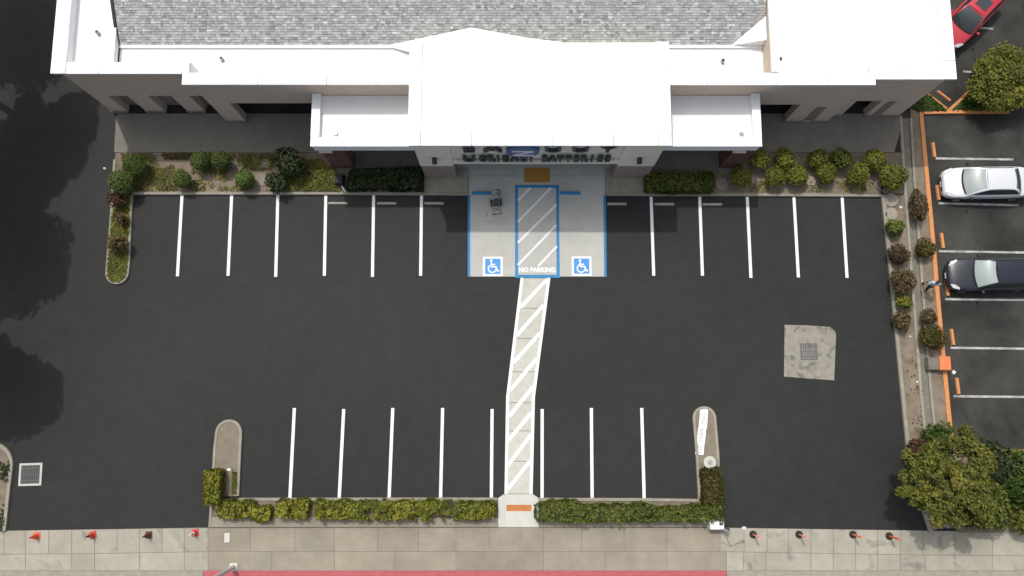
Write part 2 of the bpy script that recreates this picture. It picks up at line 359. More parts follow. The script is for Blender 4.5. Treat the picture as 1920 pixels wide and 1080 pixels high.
def cover(name, label, poly, z, m, n, leaf=.09, thr=0.0, sc=.9, seed=1, h=.08, cat='ground cover'):
    g = random.Random(seed); xs = [p[0] for p in poly]; ys = [p[1] for p in poly]; P_, N_, T_ = [], [], []; tries = 0
    c = ((min(xs) + max(xs)) / 2, (min(ys) + max(ys)) / 2)
    while len(P_) < n and tries < n * 14:
        tries += 1; x = g.uniform(min(xs), max(xs)); y = g.uniform(min(ys), max(ys))
        if not inside((x, y), poly): continue
        q = noise.noise((x * sc, y * sc, seed * 5.3)) + .4 * noise.noise((x * 3.1 * sc, y * 3.1 * sc, seed))
        if q < thr + g.uniform(-.12, .12): continue
        P_.append((x - c[0], y - c[1], z + g.uniform(.01, h))); N_.append((g.gauss(0, .5), g.gauss(0, .5), 1)); T_.append(.5 + .5 * noise.noise((x * 2, y * 2, seed + 2.5)) + g.gauss(0, .2))
    o = bpy.data.objects.new(name, leaf_mesh(name, P_, N_, leaf, np.array(T_), m)); link(o); o.location = (c[0], c[1], 0)
    return props(o, label, cat, None, 'stuff')
def tree(name, label, base, crown_c, R, Rz, m, nclump=60, per=160, leaf=.2, seed=3, group=None, clump_r=.32, trunk_r=.16):
    """tapered trunk with limbs, crown of leaf clumps; base, crown_c world points"""
    g = np.random.default_rng(seed); t = thing(name, label, 'tree', (base[0], base[1], base[2]), 0, group)
    cc = np.array(crown_c) - np.array(base); P_, N_, T_ = [], [], []; cents = []
    for k in range(nclump):
        d = g.normal(size=3); d /= np.linalg.norm(d); d[2] = d[2] if d[2] > -.45 else -d[2]
        rr = g.uniform(.45, 1.0) ** .6; q = 1 + .22 * math.sin(3 * math.atan2(d[1], d[0]) + seed) + .1 * g.normal()
        c = cc + d * np.array([R, R, Rz]) * rr * q * (1 - clump_r * .6); cents.append(c)
        n = int(per * g.uniform(.6, 1.3)); cr = R * clump_r * g.uniform(.7, 1.25)
        dd = g.normal(size=(n, 3)); dd /= np.linalg.norm(dd, axis=1, keepdims=True)
        p = c + dd * (cr * g.uniform(0, 1, n) ** .4)[:, None] * np.array([1, 1, .7])
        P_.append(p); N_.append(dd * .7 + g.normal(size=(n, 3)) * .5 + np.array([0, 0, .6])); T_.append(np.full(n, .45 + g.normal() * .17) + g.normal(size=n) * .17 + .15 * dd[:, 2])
    o = bpy.data.objects.new('crown', leaf_mesh('crown', np.concatenate(P_), np.concatenate(N_), leaf, np.concatenate(T_), m)); link(o, t)
    b = MB(); top = Vector(cc) + Vector((0, 0, -Rz * .35)); b.tube([(0, 0, -.1), (top.x * .25, top.y * .25, top.z * .5), tuple(top)], trunk_r, 10, trunk_r * .6); b.build('trunk', 'bark', t, smooth=True, local=True)
    for c in cents[:9]:
        bb = MB(); c = Vector(c); mid = top.lerp(c, .5) + Vector((0, 0, .15)); bb.tube([tuple(top - Vector((0, 0, .2))), tuple(mid), tuple(c)], trunk_r * .42, 6, .02); bb.build('limb', 'bark', t, smooth=True, local=True)
    return t

# ------------------------------------------------------------------ ground, lot, streets
struct(MB().box(-220, 220, -220, 220, -.35, -.06).build('ground', 'old_asphalt'))
lotR = [(1652, 366), (1668, 520), (1683, 680), (1700, 850), (1712, 905), (1742, 998)]
lot_poly = pts([(-120, -60), (215, -60), (222, 225), (222, 287)]) + pts([(222, 300), (1652, 366)]) + pts(lotR[1:]) + pts([(1350, 994), (392, 991), (20, 997), (-120, 1000)])
# asphalt runs under the kerbs and beds; back edge sits under the walkway
lot = struct(MB().prism(pts([(-150, -80), (205, -80), (222, 240), (1640, 340)]) + pts(lotR) + pts([(1350, 993), (392, 993), (20, 998), (-150, 1002)]), -.2, 0).build('parking_lot', 'seal'))
lot_e = struct(MB().prism(pts([(1790, -80), (2200, -80), (2200, 842), (1786, 842), (1772, 700), (1760, 600), (1736, 330), (1722, 205), (1700, 160)]), -.2, .0).build('neighbouring_lot', 'old_asphalt'))
def stripe(parent, a, b, w, m='white_paint', z=.004, name='stall_line', th=.004):
    return MB().strip([a, b], w, z, z + th).build(name, m, parent)
for (u0, v0, u1, v1) in [(341, 366, 333, 518), (434, 366, 428, 517), (520, 366, 518, 519), (610, 366, 609, 517), (700, 366, 699, 519), (790, 366, 789, 517),
        (1220.5, 369, 1226, 517), (1312, 369, 1317, 517), (1401, 369, 1408, 521), (1488.5, 369, 1497, 520), (1579, 369, 1588, 521),
        (552.5, 765, 543, 934), (645.5, 767, 635, 934), (737.5, 765, 728.5, 934), (830.5, 765, 825.5, 934), (923, 767, 921, 933),
        (1017, 767, 1016, 934), (1109, 765, 1110, 934), (1203, 765, 1208, 934)]:
    a, b = at2(u0, v0), at2(u1, v1); x = (a[0] + b[0]) / 2
    stripe(lot, (x + (a[0] - x) * .6, a[1]), (x + (b[0] - x) * .6, b[1]), .17)
# pale dry smear on the sealcoat
# neighbouring lot lines
for (u0, v0, u1, v1) in [(1754, 297, 1900, 299), (1760, 381, 1910, 385), (1760, 471, 2010, 475), (1772, 561, 2010, 563), (1782, 652, 2010, 655), (1788, 743, 2010, 745), (1832, 52, 1862, 54), (1806, 134, 1822, 135)]:
    stripe(lot_e, at2(u0, v0), at2(u1, v1), .12, 'worn_white')

# ------------------------------------------------------------------ accessible pad, crossing
pad = struct(MB().prism(pts([(878, 330), (878, 518.5), (1137, 518.5), (1135, 330)]), -.18, .006).build('accessible_pad', 'pad'))
def pquad(parent, L, m, name, z=.010, th=.004): return MB().prism(pts(L), z, z + th).build(name, m, parent)
pl, pr_, pt, pb_ = 967.5, 1045, 350, 519
A, B, C, D = at2(968.5, 349.5), at2(1044, 349.5), at2(1046.5, 518), at2(969, 518)
xl, xr, yt, yb = A[0], (B[0] + C[0]) / 2 + .02, A[1], D[1]
MB().strip([(xl, yt), (xr, yt), (xr, yb), (xl, yb)], .17, .010, .014, closed=True).build('blue_border', 'blue_paint', pad)
MB().strip([at2(879.5, 366), at2(879.5, 518)], .14, .010, .014).build('blue_line', 'blue_paint', pad)
MB().strip([at2(1133.5, 366), at2(1135, 518)], .14, .010, .014).build('blue_line', 'blue_paint', pad)
for (u0, v0, u1, v1) in [(971, 376, 995, 352), (971, 416, 1033, 352), (971, 455, 1043, 384), (971, 497, 1043, 422), (1009, 499, 1044, 462)]:
    stripe(pad, at2(u0, v0), at2(u1, v1), .12, z=.0105, name='hatch_stripe')
me = text_mesh('NO PARKING', .36, .002, bold=.02); o = bpy.data.objects.new('lettering', me); me.materials.append(M['white_paint']); link(o, pad)
q = at(1007, 506.5); o.location = (q.x - pad.location.x, q.y - pad.location.y, .0125 - pad.location.z); o.scale = (.94, 1.0, 1)
def wheelchair(u, v):
    c = at(u, v); ox, oy = c.x, c.y; w = .56
    s = MB().box(ox - w, ox + w, oy - w, oy + w, .010, .0135).build('symbol_border', 'white_paint', pad)
    MB().box(ox - .435, ox + .435, oy - .435, oy + .435, .014, .017).build('symbol_field', 'sign_blue', s)
    b = MB(); b.cyl((ox - .09, oy + .33), .075, .0175, .0205, 16)
    b.strip([(ox - .09, oy + .25), (ox - .06, oy - .02), (ox + .17, oy - .02), (ox + .27, oy - .27), (ox + .36, oy - .25)], .085, .0175, .0205)
    b.strip([(ox - .08, oy + .11), (ox + .14, oy + .11)], .07, .0178, .0208)
    b.strip(arc((ox - .03, oy - .13), .22, math.radians(115), math.radians(375), 18), .075, .0182, .0212)
    b.build('wheelchair_figure', 'white_paint', s)
wheelchair(924, 499.5); wheelchair(1090.5, 499)
pquad(pad, [(983, 315), (1031, 315), (1031, 342), (983, 342)], 'warning_orange', 'warning_mat', z=.010, th=.012)
for (u, v, r, a0, a1) in [(925, 402, .36, .3, 3.6), (938, 398, .30, 2.0, 5.2), (918, 410, .22, 3.3, 6.0), (951, 372, .25, 4.4, 5.6), (905, 398, .3, 5.0, 6.0)]:
    c_ = at2(u, v); MB().strip(arc(c_, r, a0, a1, 10), .03, .0065 + r * .004, .0085 + r * .004).build('tyre_scuff', 'scuff', pad)
# diagonal concrete crossing
CL = [(976, 521), (949, 744), (946, 926)]; CR = [(1032, 521), (1003, 744), (998.5, 926)]
def lerp(a, b, t): return (a[0] + (b[0] - a[0]) * t, a[1] + (b[1] - a[1]) * t)
def edge(E, v):
    for i in range(len(E) - 1):
        if E[i][1] <= v <= E[i + 1][1]: return (E[i][0] + (E[i + 1][0] - E[i][0]) * (v - E[i][1]) / (E[i + 1][1] - E[i][1]), v)
    return E[-1] if v > E[-1][1] else E[0]
cw = struct(MB().prism(pts(CL + CR[::-1]), -.2, .002).build('crossing_path', 'joint'))
JV = [521.5, 578, 635, 697, 755, 808, 865, 926]
for a, b in zip(JV[:-1], JV[1:]):
    e = .6; k = [edge(CL, a + e), edge(CL, b - e), edge(CR, b - e), edge(CR, a + e)]
    if a < 744 < b: k = [edge(CL, a + e), CL[1], edge(CL, b - e), edge(CR, b - e), CR[1], edge(CR, a + e)]
    MB().prism(pts(k), -.02, .008).build('slab', 'crosswalk_concrete', cw)
for E, sg in ((CL, 3.2), (CR, -3.2)): MB().strip(pts([(u + sg * .9, v) for u, v in E]), .17, .0085, .0125).build('edge_line', 'white_paint', cw)
for va, vb in zip((577, 629, 680, 732, 781, 825, 872, 917), (524, 572, 624, 672, 725, 774, 815, 864)):
    L0, R0 = edge(CL, va), edge(CR, vb); stripe(cw, at2(L0[0] + 6, L0[1]), at2(R0[0] - 6, R0[1]), .20, z=.0086, name='hatch_stripe', th=.0025)

# ------------------------------------------------------------------ sidewalk, ramp, street edge
sw = struct(MB().prism(pts([(-160, 1001), (20, 995), (391, 989), (941, 988), (1003, 988), (1350, 989), (1740, 995), (2120, 1000), (2120, 1074), (-160, 1074)]), -.2, .012).build('sidewalk', 'joint'))
def top_edge(u):
    X = [-160, 20, 391, 941, 1003, 1350, 1740, 2120]; Y = [1001, 995, 990, 989, 989, 990, 995, 1000]; return float(np.interp(u, X, Y))
def mid_edge(u): return float(np.interp(u, [-160, 0, 178, 390, 700, 1250, 1350, 1690, 2120], [1042, 1039, 1038, 1034, 1034, 1034, 1034, 1040, 1044]))
row1 = [-160, -110, -60, 8, 48, 92, 135, 178, 220, 262, 304, 346, 390.5, 470, 553, 627, 708, 785, 855, 918, 975, 1019, 1090, 1170, 1250, 1350, 1395, 1438, 1478, 1520, 1562, 1604, 1645, 1688, 1730, 1790, 1860, 1930, 2000, 2120]
row2 = [-160, -60, 48, 135, 178, 262, 346, 390.5, 510, 627, 740, 855, 1019, 1135, 1250, 1362, 1394, 1436, 1520, 1562, 1604, 1645, 1688, 1735, 1790, 1860, 2000, 2120]
e = .55
for a, b in zip(row1[:-1], row1[1:]): MB().prism(pts([(a + e, top_edge(a)), (b - e, top_edge(b)), (b - e, mid_edge(b) - e), (a + e, mid_edge(a) - e)]), -.02, .020 + RNG.uniform(0, .004)).build('slab', 'driveway' if b < 391 or a > 1349 else 'sidewalk', sw)
for a, b in zip(row2[:-1], row2[1:]): MB().prism(pts([(a + e, mid_edge(a) + e), (b - e, mid_edge(b) + e), (b - e, 1069.5), (a + e, 1069.5)]), -.02, .020 + RNG.uniform(0, .004)).build('slab', 'driveway' if b < 391 or a > 1349 else 'sidewalk', sw)
struct(MB().prism(pts([(382, 1070), (1362, 1070), (1362, 1082), (382, 1082)]), -.2, .028).build('red_kerb', 'red_paint'))
struct(MB().prism(pts([(-160, 1070.5), (381, 1070.5), (381, 1082), (-160, 1082)]), -.2, .026).build('kerb', 'kerb'))
struct(MB().prism(pts([(1363, 1070.5), (2120, 1070.5), (2120, 1082), (1363, 1082)]), -.2, .026).build('kerb', 'kerb'))
struct(MB().prism(pts([(-300, 1083), (2300, 1083), (2300, 1400), (-300, 1400)]), -.3, -.04).build('street', 'old_asphalt'))
# ramp through the hedge
ramp = struct(MB().prism(pts([(945, 926.5), (999.5, 926.5), (1004, 988), (941, 988)]), -.1, .014).build('entrance_ramp', 'ramp_concrete'))
for L in ([(934, 934), (944.5, 926.5), (947, 988), (934, 988)], [(999.5, 926.5), (1010, 934), (1010, 988), (1000.5, 988)]): MB().prism(pts(L), -.05, .06).build('ramp_flare', 'ramp_concrete', ramp)
pquad(ramp, [(949.5, 946.5), (996.5, 946.5), (996.5, 958), (949.5, 958)], 'brick_orange', 'warning_strip', z=.015, th=.01)
for L in ([(396, 968), (933.5, 971), (933.5, 987.5), (392, 988)], [(1010.5, 972), (1326, 972), (1326, 987.5), (1010.5, 987.5)]):
    struct(MB().prism(pts(L), -.1, .13).build('concrete_band', 'sidewalk'))

# ------------------------------------------------------------------ planting beds and kerbs
def bed(name, poly, m, z=.10): return struct(MB().prism(poly, -.15, z).build(name, m))
def kerb(line, w=.16, z=.15, m='kerb', name='kerb', closed=False): return struct(MB().strip(line, w, -.1, z, closed).build(name, m, bevel=.02))
frontL = pts([(218, 287), (217, 300), (213, 361), (240, 361), (646, 361), (795, 362), (795, 318), (628, 318), (628, 287)])
bed('planting_bed', frontL, 'soil'); frontR = pts([(1206, 318), (1206, 364), (1650, 364), (1655, 287), (1400, 287), (1400, 318)]); bed('planting_bed', frontR, 'soil')
kerb(pts([(249, 363.5), (450, 363.5), (646, 363.5), (878, 364.5)])); kerb(pts([(1136, 365), (1400, 366), (1652, 367.5)]))
# landing beside the pad, in front of the portal piers
for L in ([(795.5, 318), (877.5, 318), (877.5, 362.5), (795.5, 362.5)], [(1135.5, 318), (1205.5, 318), (1205.5, 363), (1135.5, 363)]): struct(MB().prism(pts(L), -.1, .11).build('entrance_landing', 'kerb'))
# left island
isl_c = at2(221.5, 512); il = pts([(221, 290), (214, 400)]); r_ = .58
isl_line = pts([(217, 300), (214, 340), (211, 400)]) + [(isl_c[0] - r_, isl_c[1] + .5)] + arc(isl_c, r_, math.pi, 2 * math.pi, 14) + [(isl_c[0] + r_ + .02, isl_c[1] + .5)] + pts([(248, 367)])
kerb(isl_line, .15); bed('planting_bed', pts([(213.5, 362)]) + isl_line[2:] + pts([(246, 362)]), 'lawn_soil', .105)
# lower-left island (mortar top) and lower hedge bed
c2 = at2(430, 812); r2 = .66
li = pts([(395, 985), (399, 930)]) + [(at2(404, 840)[0], at2(404, 840)[1])] + [(c2[0] - r2, c2[1])] + arc(c2, r2, math.pi, 0, 14)[1:] + pts([(447, 930)])
kerb(li, .15); bed('island_top', li[1:] , 'island_mortar', .12); kerb(pts([(449, 936), (700, 935.5), (933, 935.5)])); bed('planting_bed', pts([(397, 934.5), (933, 937), (933, 970.5), (397, 967)]), 'soil', .09)
c3 = at2(1320, 784); r3 = .57
ri = pts([(1311, 936), (1306, 850)]) + [(c3[0] - r3, c3[1])] + arc(c3, r3, math.pi, 0, 14)[1:] + pts([(1345, 850), (1351, 985)])
kerb(ri, .15); bed('island_top', ri, 'island_mortar', .12); kerb(pts([(1009, 936), (1200, 936.5), (1310, 938)])); bed('planting_bed', pts([(1011, 938), (1309, 940), (1349, 940), (1349, 971), (1011, 971)]), 'soil', .09)
# far-left island at the frame's edge
c4 = at2(-18, 874); r4 = 1.2
fl = pts([(-70, 990), (-62, 880)]) + arc(c4, r4, math.pi * .8, 0, 12) + pts([(20, 900), (10, 995)])
kerb(fl, .18); bed('planting_bed', fl, 'soil', .09); cover('ground_cover', 'dark low plants in the far left corner island', fl, .09, 'leaf_dark', 900, seed=21)
# east strip: kerb, soil, swale, soil, orange kerb
kerb(pts([(u + 2, v) for u, v in lotR]), .2)
sl = [(1690, 222), (1697, 340), (1712, 540), (1728, 740), (1746, 905), (1760, 990)]
bed('planting_bed', pts([(1653, 366)]) + pts(lotR[1:]) + pts([(1760, 990), (1746, 905), (1728, 740), (1712, 540), (1699, 366)]), 'soil', .09)
bed('planting_bed', pts([(1656, 287), (1656, 364), (1698, 364), (1694, 287)]), 'soil', .095)
okl = [(1725, 212), (1735, 320), (1749, 470), (1759, 590), (1771, 715), (1783, 838)]
swp = struct(MB().strip(pts([(u + 6, v) for u, v in sl]), .46, -.1, .03).build('drainage_swale', 'swale'))
MB().strip(pts([(u - 3, v) for u, v in sl]), .16, -.1, .16).build('swale_kerb', 'kerb', swp, bevel=.02); MB().strip(pts([(u + 16, v) for u, v in sl]), .15, -.1, .14).build('swale_kerb', 'kerb', swp, bevel=.02)
bed('planting_bed', pts([(u + 17, v) for u, v in sl]) + pts([(1796, 990), (1790, 905)] + okl[::-1] + [(1705, 200)]), 'soil', .085)
kerb(pts(okl), .24, .15, 'orange_paint', 'orange_kerb')
kerb(pts([(1722, 212), (1780, 211), (1887, 210)]), .22, .152, 'orange_paint', 'orange_kerb'); kerb(pts([(1888, 213.5), (1888, 193)]), .2, .148, 'orange_paint', 'orange_kerb')
kerb(pts([(1736, 178), (1756, 192), (1775, 207.5)]), .16, .146, 'orange_paint', 'orange_kerb'); kerb(pts([(1778, 207.5), (1800, 188), (1830, 158)]), .17, .144, 'orange_paint', 'orange_kerb')
vL = pts([(1700, 200), (1735, 179), (1772, 209), (1722, 210)]); vR = pts([(1783, 209), (1832, 158), (1930, 158), (1930, 190), (1886, 192), (1886, 209)])
for k, (L) in enumerate((vL, vR)):
    bed('planting_bed', L, 'lawn_soil', .1); cover('ground_cover', ['short green planting in the small triangle left of the angled stall', 'short green planting in the bed under the corner tree'][k], L, .1, 'leaf_grass', 1600, .10, thr=-1, seed=31 + k, h=.15)
kerb(pts([(1786, 846), (1860, 846), (2100, 846)]), .2, .15, 'orange_paint', 'orange_kerb')
bed('planting_bed', pts([(1786, 849), (2100, 849), (2100, 998), (1797, 998)]), 'soil', .088)

# building walkway
wk = struct(MB().prism(pts([(219, 218), (1690, 218), (1690, 235), (1675, 286.5), (216, 286.5)]), -.1, .118).build('front_walkway', 'joint'))
JW = [216, 447, 640, 790, 1150, 1210, 1420, 1560, 1672]
def yw(v): return at(960, v)[1]
for a, b in zip(JW[:-1], JW[1:]): 
    pa, pb = at(a, 287)[0], at(b, 287)[0]
    MB().box(pa + .012, pb - .012, yw(286.4), 17.0, .05, .124).build('slab', 'walkway', wk)
# paved strip in front of the canopies, between hedge and walkway
for L in ([(628.5, 287), (628.5, 318), (795, 318), (795, 287)], [(1210, 287), (1210, 318), (1400, 318), (1400, 287)]): struct(MB().prism(pts(L), -.1, .114).build('canopy_walk', 'walkway'))
entry = struct(MB().prism(pts([(796, 287), (1209.5, 287), (1209.5, 317.5), (1135.5, 317.5), (1135, 329.5), (878, 329.5), (877.5, 317.5), (796, 317.5)]), -.1, .004).build('entrance_paving', 'pad'))

# ------------------------------------------------------------------ building
bld = thing('store_building', 'low beige store with white roof edges, grey shingles and projecting entrance portal', 'building', (0, 17, 0))
HP = 5.9
def bpart(name, m, fn, **k): return part(name, m, bld, fn, **k)
Yl, Ym, Yr = 17.1, 16.5, 16.85; XL, XS, XT, XR = -23.12, -16.45, 18.2, 22.35
def wing(b, x0, x1, y, openings, h=HP - .12, depth=.7):
    """front wall of pillars with a band over the openings"""
    cur = x0
    for (a, c, top) in openings:
        b.box(cur, a, y, y + .45, 0, h); b.box(a, c, y, y + .45, top, h); cur = c
    b.box(cur, x1, y, y + .45, 0, h)
bpart('front_wall', 'stucco', lambda b: wing(b, XL, XS - .002, Yl, [(-22.25, -21.15, 2.5), (-20.05, -18.75, 2.5), (-17.75, XS - .05, 2.5)]))
bpart('front_wall', 'stucco', lambda b: wing(b, XS, -5.0, Ym, [(-15.35, -10.3, 2.95), (-9.6, -5.6, 2.9)]))
bpart('front_wall', 'stucco', lambda b: wing(b, 7.6, XT, Ym, [(8.2, 12.4, 2.9), (12.8, 15.75, 2.75)]))
bpart('front_wall', 'stucco', lambda b: wing(b, XT + .002, XR, Yr, [(XT + .05, 17.55 + .66 + .4, 2.4), (19.35, 21.2, 2.4)]) if False else wing(b, XT + .002, XR, Yr, [(19.0, 20.4, 2.4)]))
bpart('side_wall', 'stucco', lambda b: b.box(XL, XL + .4, Yl + .452, 42, 0, HP - .12)); bpart('side_wall', 'stucco', lambda b: b.box(XR - .4, XR, Yr + .452, 42, 0, HP - .12)); bpart('rear_wall', 'stucco', lambda b: b.box(XL + .41, XR - .41, 41.6, 42, 0, HP - .12))
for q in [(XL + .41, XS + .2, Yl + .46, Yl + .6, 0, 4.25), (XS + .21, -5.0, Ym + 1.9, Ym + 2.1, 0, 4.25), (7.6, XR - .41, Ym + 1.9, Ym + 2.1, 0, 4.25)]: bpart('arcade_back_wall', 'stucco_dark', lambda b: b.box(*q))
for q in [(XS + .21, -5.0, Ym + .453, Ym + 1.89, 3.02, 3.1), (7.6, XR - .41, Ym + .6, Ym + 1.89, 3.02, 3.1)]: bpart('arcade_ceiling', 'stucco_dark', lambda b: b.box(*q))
for x0, x1, y in [(-15.2, -12.9, Ym + 1.86), (-12.8, -10.4, Ym + 1.86), (-9.5, -5.8, Ym + 1.86), (8.3, 12.3, Ym + 1.86), (12.9, 15.6, Ym + 1.86), (19.1, 20.3, Ym + 1.86)]:
    w = bpart('window', 'dark_metal', lambda b: b.box(x0, x1, y - .02, y, .3, 2.5)); part('pane', 'store_glass', w, lambda b: b.box(x0 + .06, x1 - .06, y - .03, y - .022, .36, 2.44))
# pillar plinths
for x0, x1, y in [(XL, -22.25, Yl), (-21.15, -20.05, Yl), (-18.75, -17.75, Yl), (-16.44, -15.35, Ym), (15.75, 16.75, Ym), (17.35, XT - .01, Ym), (20.4, XR, Yr), (XT + .3, 19.0, Yr)]:
    bpart('plinth', 'brown_base', lambda b: b.box(x0 - .03, x1 + .03, y - .06, y - .002, 0, .34))
# the right front wall has two more pilaster recesses
for x0, x1, y, top in [(16.75, 17.35, Ym, 2.4), (20.75, 21.25, Yr, 2.35)]: bpart('recess_panel', 'stucco_dark', lambda b: b.box(x0, x1, y - .004, y + .01, .35, top))
# roofs
bpart('roof_membrane', 'membrane', lambda b: b.box(XL + .41, -20.6, Yl + .46, 41.6, 4.9, 5.3))
bpart('roof_membrane', 'membrane', lambda b: b.box(-20.59, XS, 17.57, 19.6, 4.3, 4.75)); bpart('roof_membrane', 'membrane', lambda b: b.box(XS + .002, 13.15, 16.97, 19.6, 4.3, 4.75))
bpart('roof_membrane', 'membrane', lambda b: b.box(13.40, XT, 16.96, 41.6, 5.0, 5.62)); bpart('roof_membrane', 'membrane', lambda b: b.box(XT + .002, XR - .405, Yr + .455, 41.6, 5.0, 5.618))
bpart('parapet', 'membrane', lambda b: b.box(XR - .425, XR - .403, Yr + .48, 41.5, 5.5, HP - .14))
bpart('step_wall', 'beige_wall', lambda b: b.box(13.16, 13.39, 16.97, 41.6, 4.2, 5.88)); bpart('step_wall_cap', 'coping', lambda b: b.box(13.2, 13.62, 17.0, 41.6, 5.885, 5.93))
# shingle slope facing the lot
sy0, sz0, tanp = 18.95, 4.85, .50
def slope_z(y): return sz0 + (y - sy0) * tanp
bpart('roof_deck', 'stucco_dark', lambda b: b.add([(-20.58, sy0, sz0 - .3), (13.14, sy0, sz0 - .3), (13.14, 30, slope_z(30) - .3), (-20.58, 30, slope_z(30) - .3), (-20.58, sy0, sz0 - .02), (13.14, sy0, sz0 - .02), (13.14, 30, slope_z(30) - .02), (-20.58, 30, slope_z(30) - .02)], [[0, 3, 2, 1], [4, 5, 6, 7], [0, 1, 5, 4], [1, 2, 6, 5], [2, 3, 7, 6], [3, 0, 4, 7]]))
b = MB(); ry = .118
for r in range(44):
    y = sy0 + r * ry; x = -20.56 - RNG.uniform(0, .3)
    while x < 13.1:
        w = RNG.choice((.11, .15, .2, .26)); x1 = min(x + w, 13.13); x0 = max(x, -20.56); x += w
        if x1 - x0 < .03: continue
        za, zb = slope_z(y) + RNG.uniform(.022, .045), slope_z(y + ry * 1.15) + .008
        t = min(1, max(0, RNG.gauss(.47, .2))); g = .004; yy = y + ry * 1.15
        b.add([(x0 + g, y, slope_z(y) - .01), (x1 - g, y, slope_z(y) - .01), (x0 + g, y, za), (x1 - g, y, za), (x1 - g, yy, zb), (x0 + g, yy, zb)], [[0, 1, 3, 2], [2, 3, 4, 5], [0, 2, 5], [1, 4, 3]], t)
shg = b.build('shingles', 'shingle', bld); shg['kind'] = 'stuff'
bpart('rake_trim', 'dark_metal', lambda b: b.add([(-20.72, sy0 - .05, sz0 - .1), (-20.585, sy0 - .05, sz0 - .1), (-20.585, 30, slope_z(30) - .1), (-20.72, 30, slope_z(30) - .1), (-20.72, sy0 - .05, sz0 + .06), (-20.585, sy0 - .05, sz0 + .06), (-20.585, 30, slope_z(30) + .06), (-20.72, 30, slope_z(30) + .06)], [[0, 3, 2, 1], [4, 5, 6, 7], [0, 1, 5, 4], [1, 2, 6, 5], [2, 3, 7, 6], [3, 0, 4, 7]]))
bpart('eave_flashing', 'coping', lambda b: b.box(-20.58, 13.14, sy0 - .16, sy0 - .003, 4.76, sz0 + .02))
# membrane saddles that shed water along the slope
bpart('roof_saddle', 'membrane', lambda b: b.add([(-6.6, 18.9, 4.86), (4.1, 18.9, 4.86), (-2.1, 17.4, 5.35), (-2.1, sy0 + .75, slope_z(sy0 + .75) + .06), (-4.4, sy0 + .35, slope_z(sy0 + .35) + .05), (.8, sy0 + .3, slope_z(sy0 + .3) + .05)], [[0, 2, 3, 4], [2, 1, 5, 3], [0, 1, 2]]))
bpart('roof_saddle', 'membrane', lambda b: b.add([(11.5, 18.92, 4.87), (13.15, 18.92, 4.87), (13.15, 18.92, 5.5), (13.15, sy0 + 1.25, slope_z(sy0 + 1.25) + .07)], [[0, 1, 2], [0, 2, 3]]))
# copings: separate lengths with joints
def coping_run(y0, y1, xs, z, parent=bld, axis='x'):
    for a, c in zip(xs[:-1], xs[1:]):
        if axis == 'x': part('coping', 'coping', parent, lambda b: b.box(a + .013, c - .013, y0, y1, z - .13, z), bevel=.012)
        else: part('coping', 'coping', parent, lambda b: b.box(y0, y1, a + .013, c - .013, z - .13, z), bevel=.012)
coping_run(Yl - .2, Yl + .42, [XL + .45, -21.0, XS - .3], HP); coping_run(Ym - .18, Ym + .45, [XS - .3, -12.9, -9.4, -6.9, -4.95], HP)
coping_run(Ym - .2, Ym + .45, [7.62, 9.9, 13.4, 16.0, XT + .25], HP); coping_run(Yr - .25, Yr + .4, [XT + .25, 19.9, 20.2, XR - .45], HP)
coping_run(XL - .33, XL + .42, [Yl - .2, 17.8, 21.2, 24.5, 28, 35, 42], HP, axis='y'); coping_run(XR - .45, XR + .22, [Yr - .25, 17.6, 20.4, 24, 28, 35, 42], HP, axis='y')
bpart('coping_return', 'coping', lambda b: b.box(XS - .3, XS + .02, Ym + .452, Yl + .44, HP - .125, HP - .004)); bpart('coping_return', 'coping', lambda b: b.box(XT - .02, XT + .25, Ym + .452, Yr + .44, HP - .125, HP - .004))
for x0, x1, y in [(XL - .12, XS - .3, Yl - .12), (XS - .2, -5, Ym - .1), (7.65, XT + .18, Ym - .12), (XT + .25, XR + .14, Yr - .16)]: bpart('fascia_trim', 'coping_trim', lambda b: b.box(x0, x1, y, y + .10, HP - .22, HP - .133))
# parapet backs
bpart('parapet', 'membrane', lambda b: (b.box(XL + .42, -20.62, Yl + .453, Yl + .47, 4.9, HP - .14), b.box(XL + .402, XL + .418, Yl + .48, 41.5, 4.9, HP - .14)))
bpart('parapet_end', 'membrane', lambda b: b.box(XS + .004, XS + .022, 16.955, 17.6, 4.7, HP - .14))
# roof drains and vents
def roof_vent(u, v, h, r=.10, hh=.22):
    p = at(u, v, h); t = bpart('roof_vent', 'grey_metal', lambda b: b.cyl((p.x, p.y), r, h - .02, h + hh, 14)); part('vent_cap', 'dark_metal', t, lambda b: b.cyl((p.x, p.y), r * .8, h + hh + .001, h + hh + .05, 14, r * .5))
for a in [(417, 112, 4.76), (1354, 116, 4.76), (185, 63, 5.31), (1461, 113, 5.46)]: roof_vent(*a)

# entrance portal
PX0, PX1, PY = -5.0, 7.75, 13.2; HPo = 6.2
portal = bpart('portal', 'cream', lambda b: (b.box(PX0, -3.2, PY, PY + .5, 2.2, HPo - .14), b.box(5.75, PX1, PY, PY + .5, 2.2, HPo - .14), b.box(-3.198, 5.748, PY + .15, PY + .5, 3.02, HPo - .14), b.box(PX0, PX0 + .4, PY + .502, 18.4, 3.2, HPo - .14), b.box(PX1 - .4, PX1, PY + .502, 18.4, 3.2, HPo - .14), b.box(PX0 + .41, PX1 - .41, 18.43, 18.5, 4.0, HPo - .12)))
part('portal_pier_base', 'brown_base', portal, lambda b: b.box(PX0 + .05, -3.15, PY - .06, PY + 1.2, 0, 2.195), bevel=.02); part('portal_pier_base', 'brown_base', portal, lambda b: b.box(5.7, PX1 - .05, PY - .06, PY + 1.2, 0, 2.195), bevel=.02)
part('sign_ledge', 'cream', portal, lambda b: b.box(-3.195, 5.745, PY - .10, PY + .147, 2.88, 3.0)); part('portal_soffit', 'stucco_dark', portal, lambda b: b.box(-3.19, 5.74, PY + .502, 16.3, 3.2, 3.3))
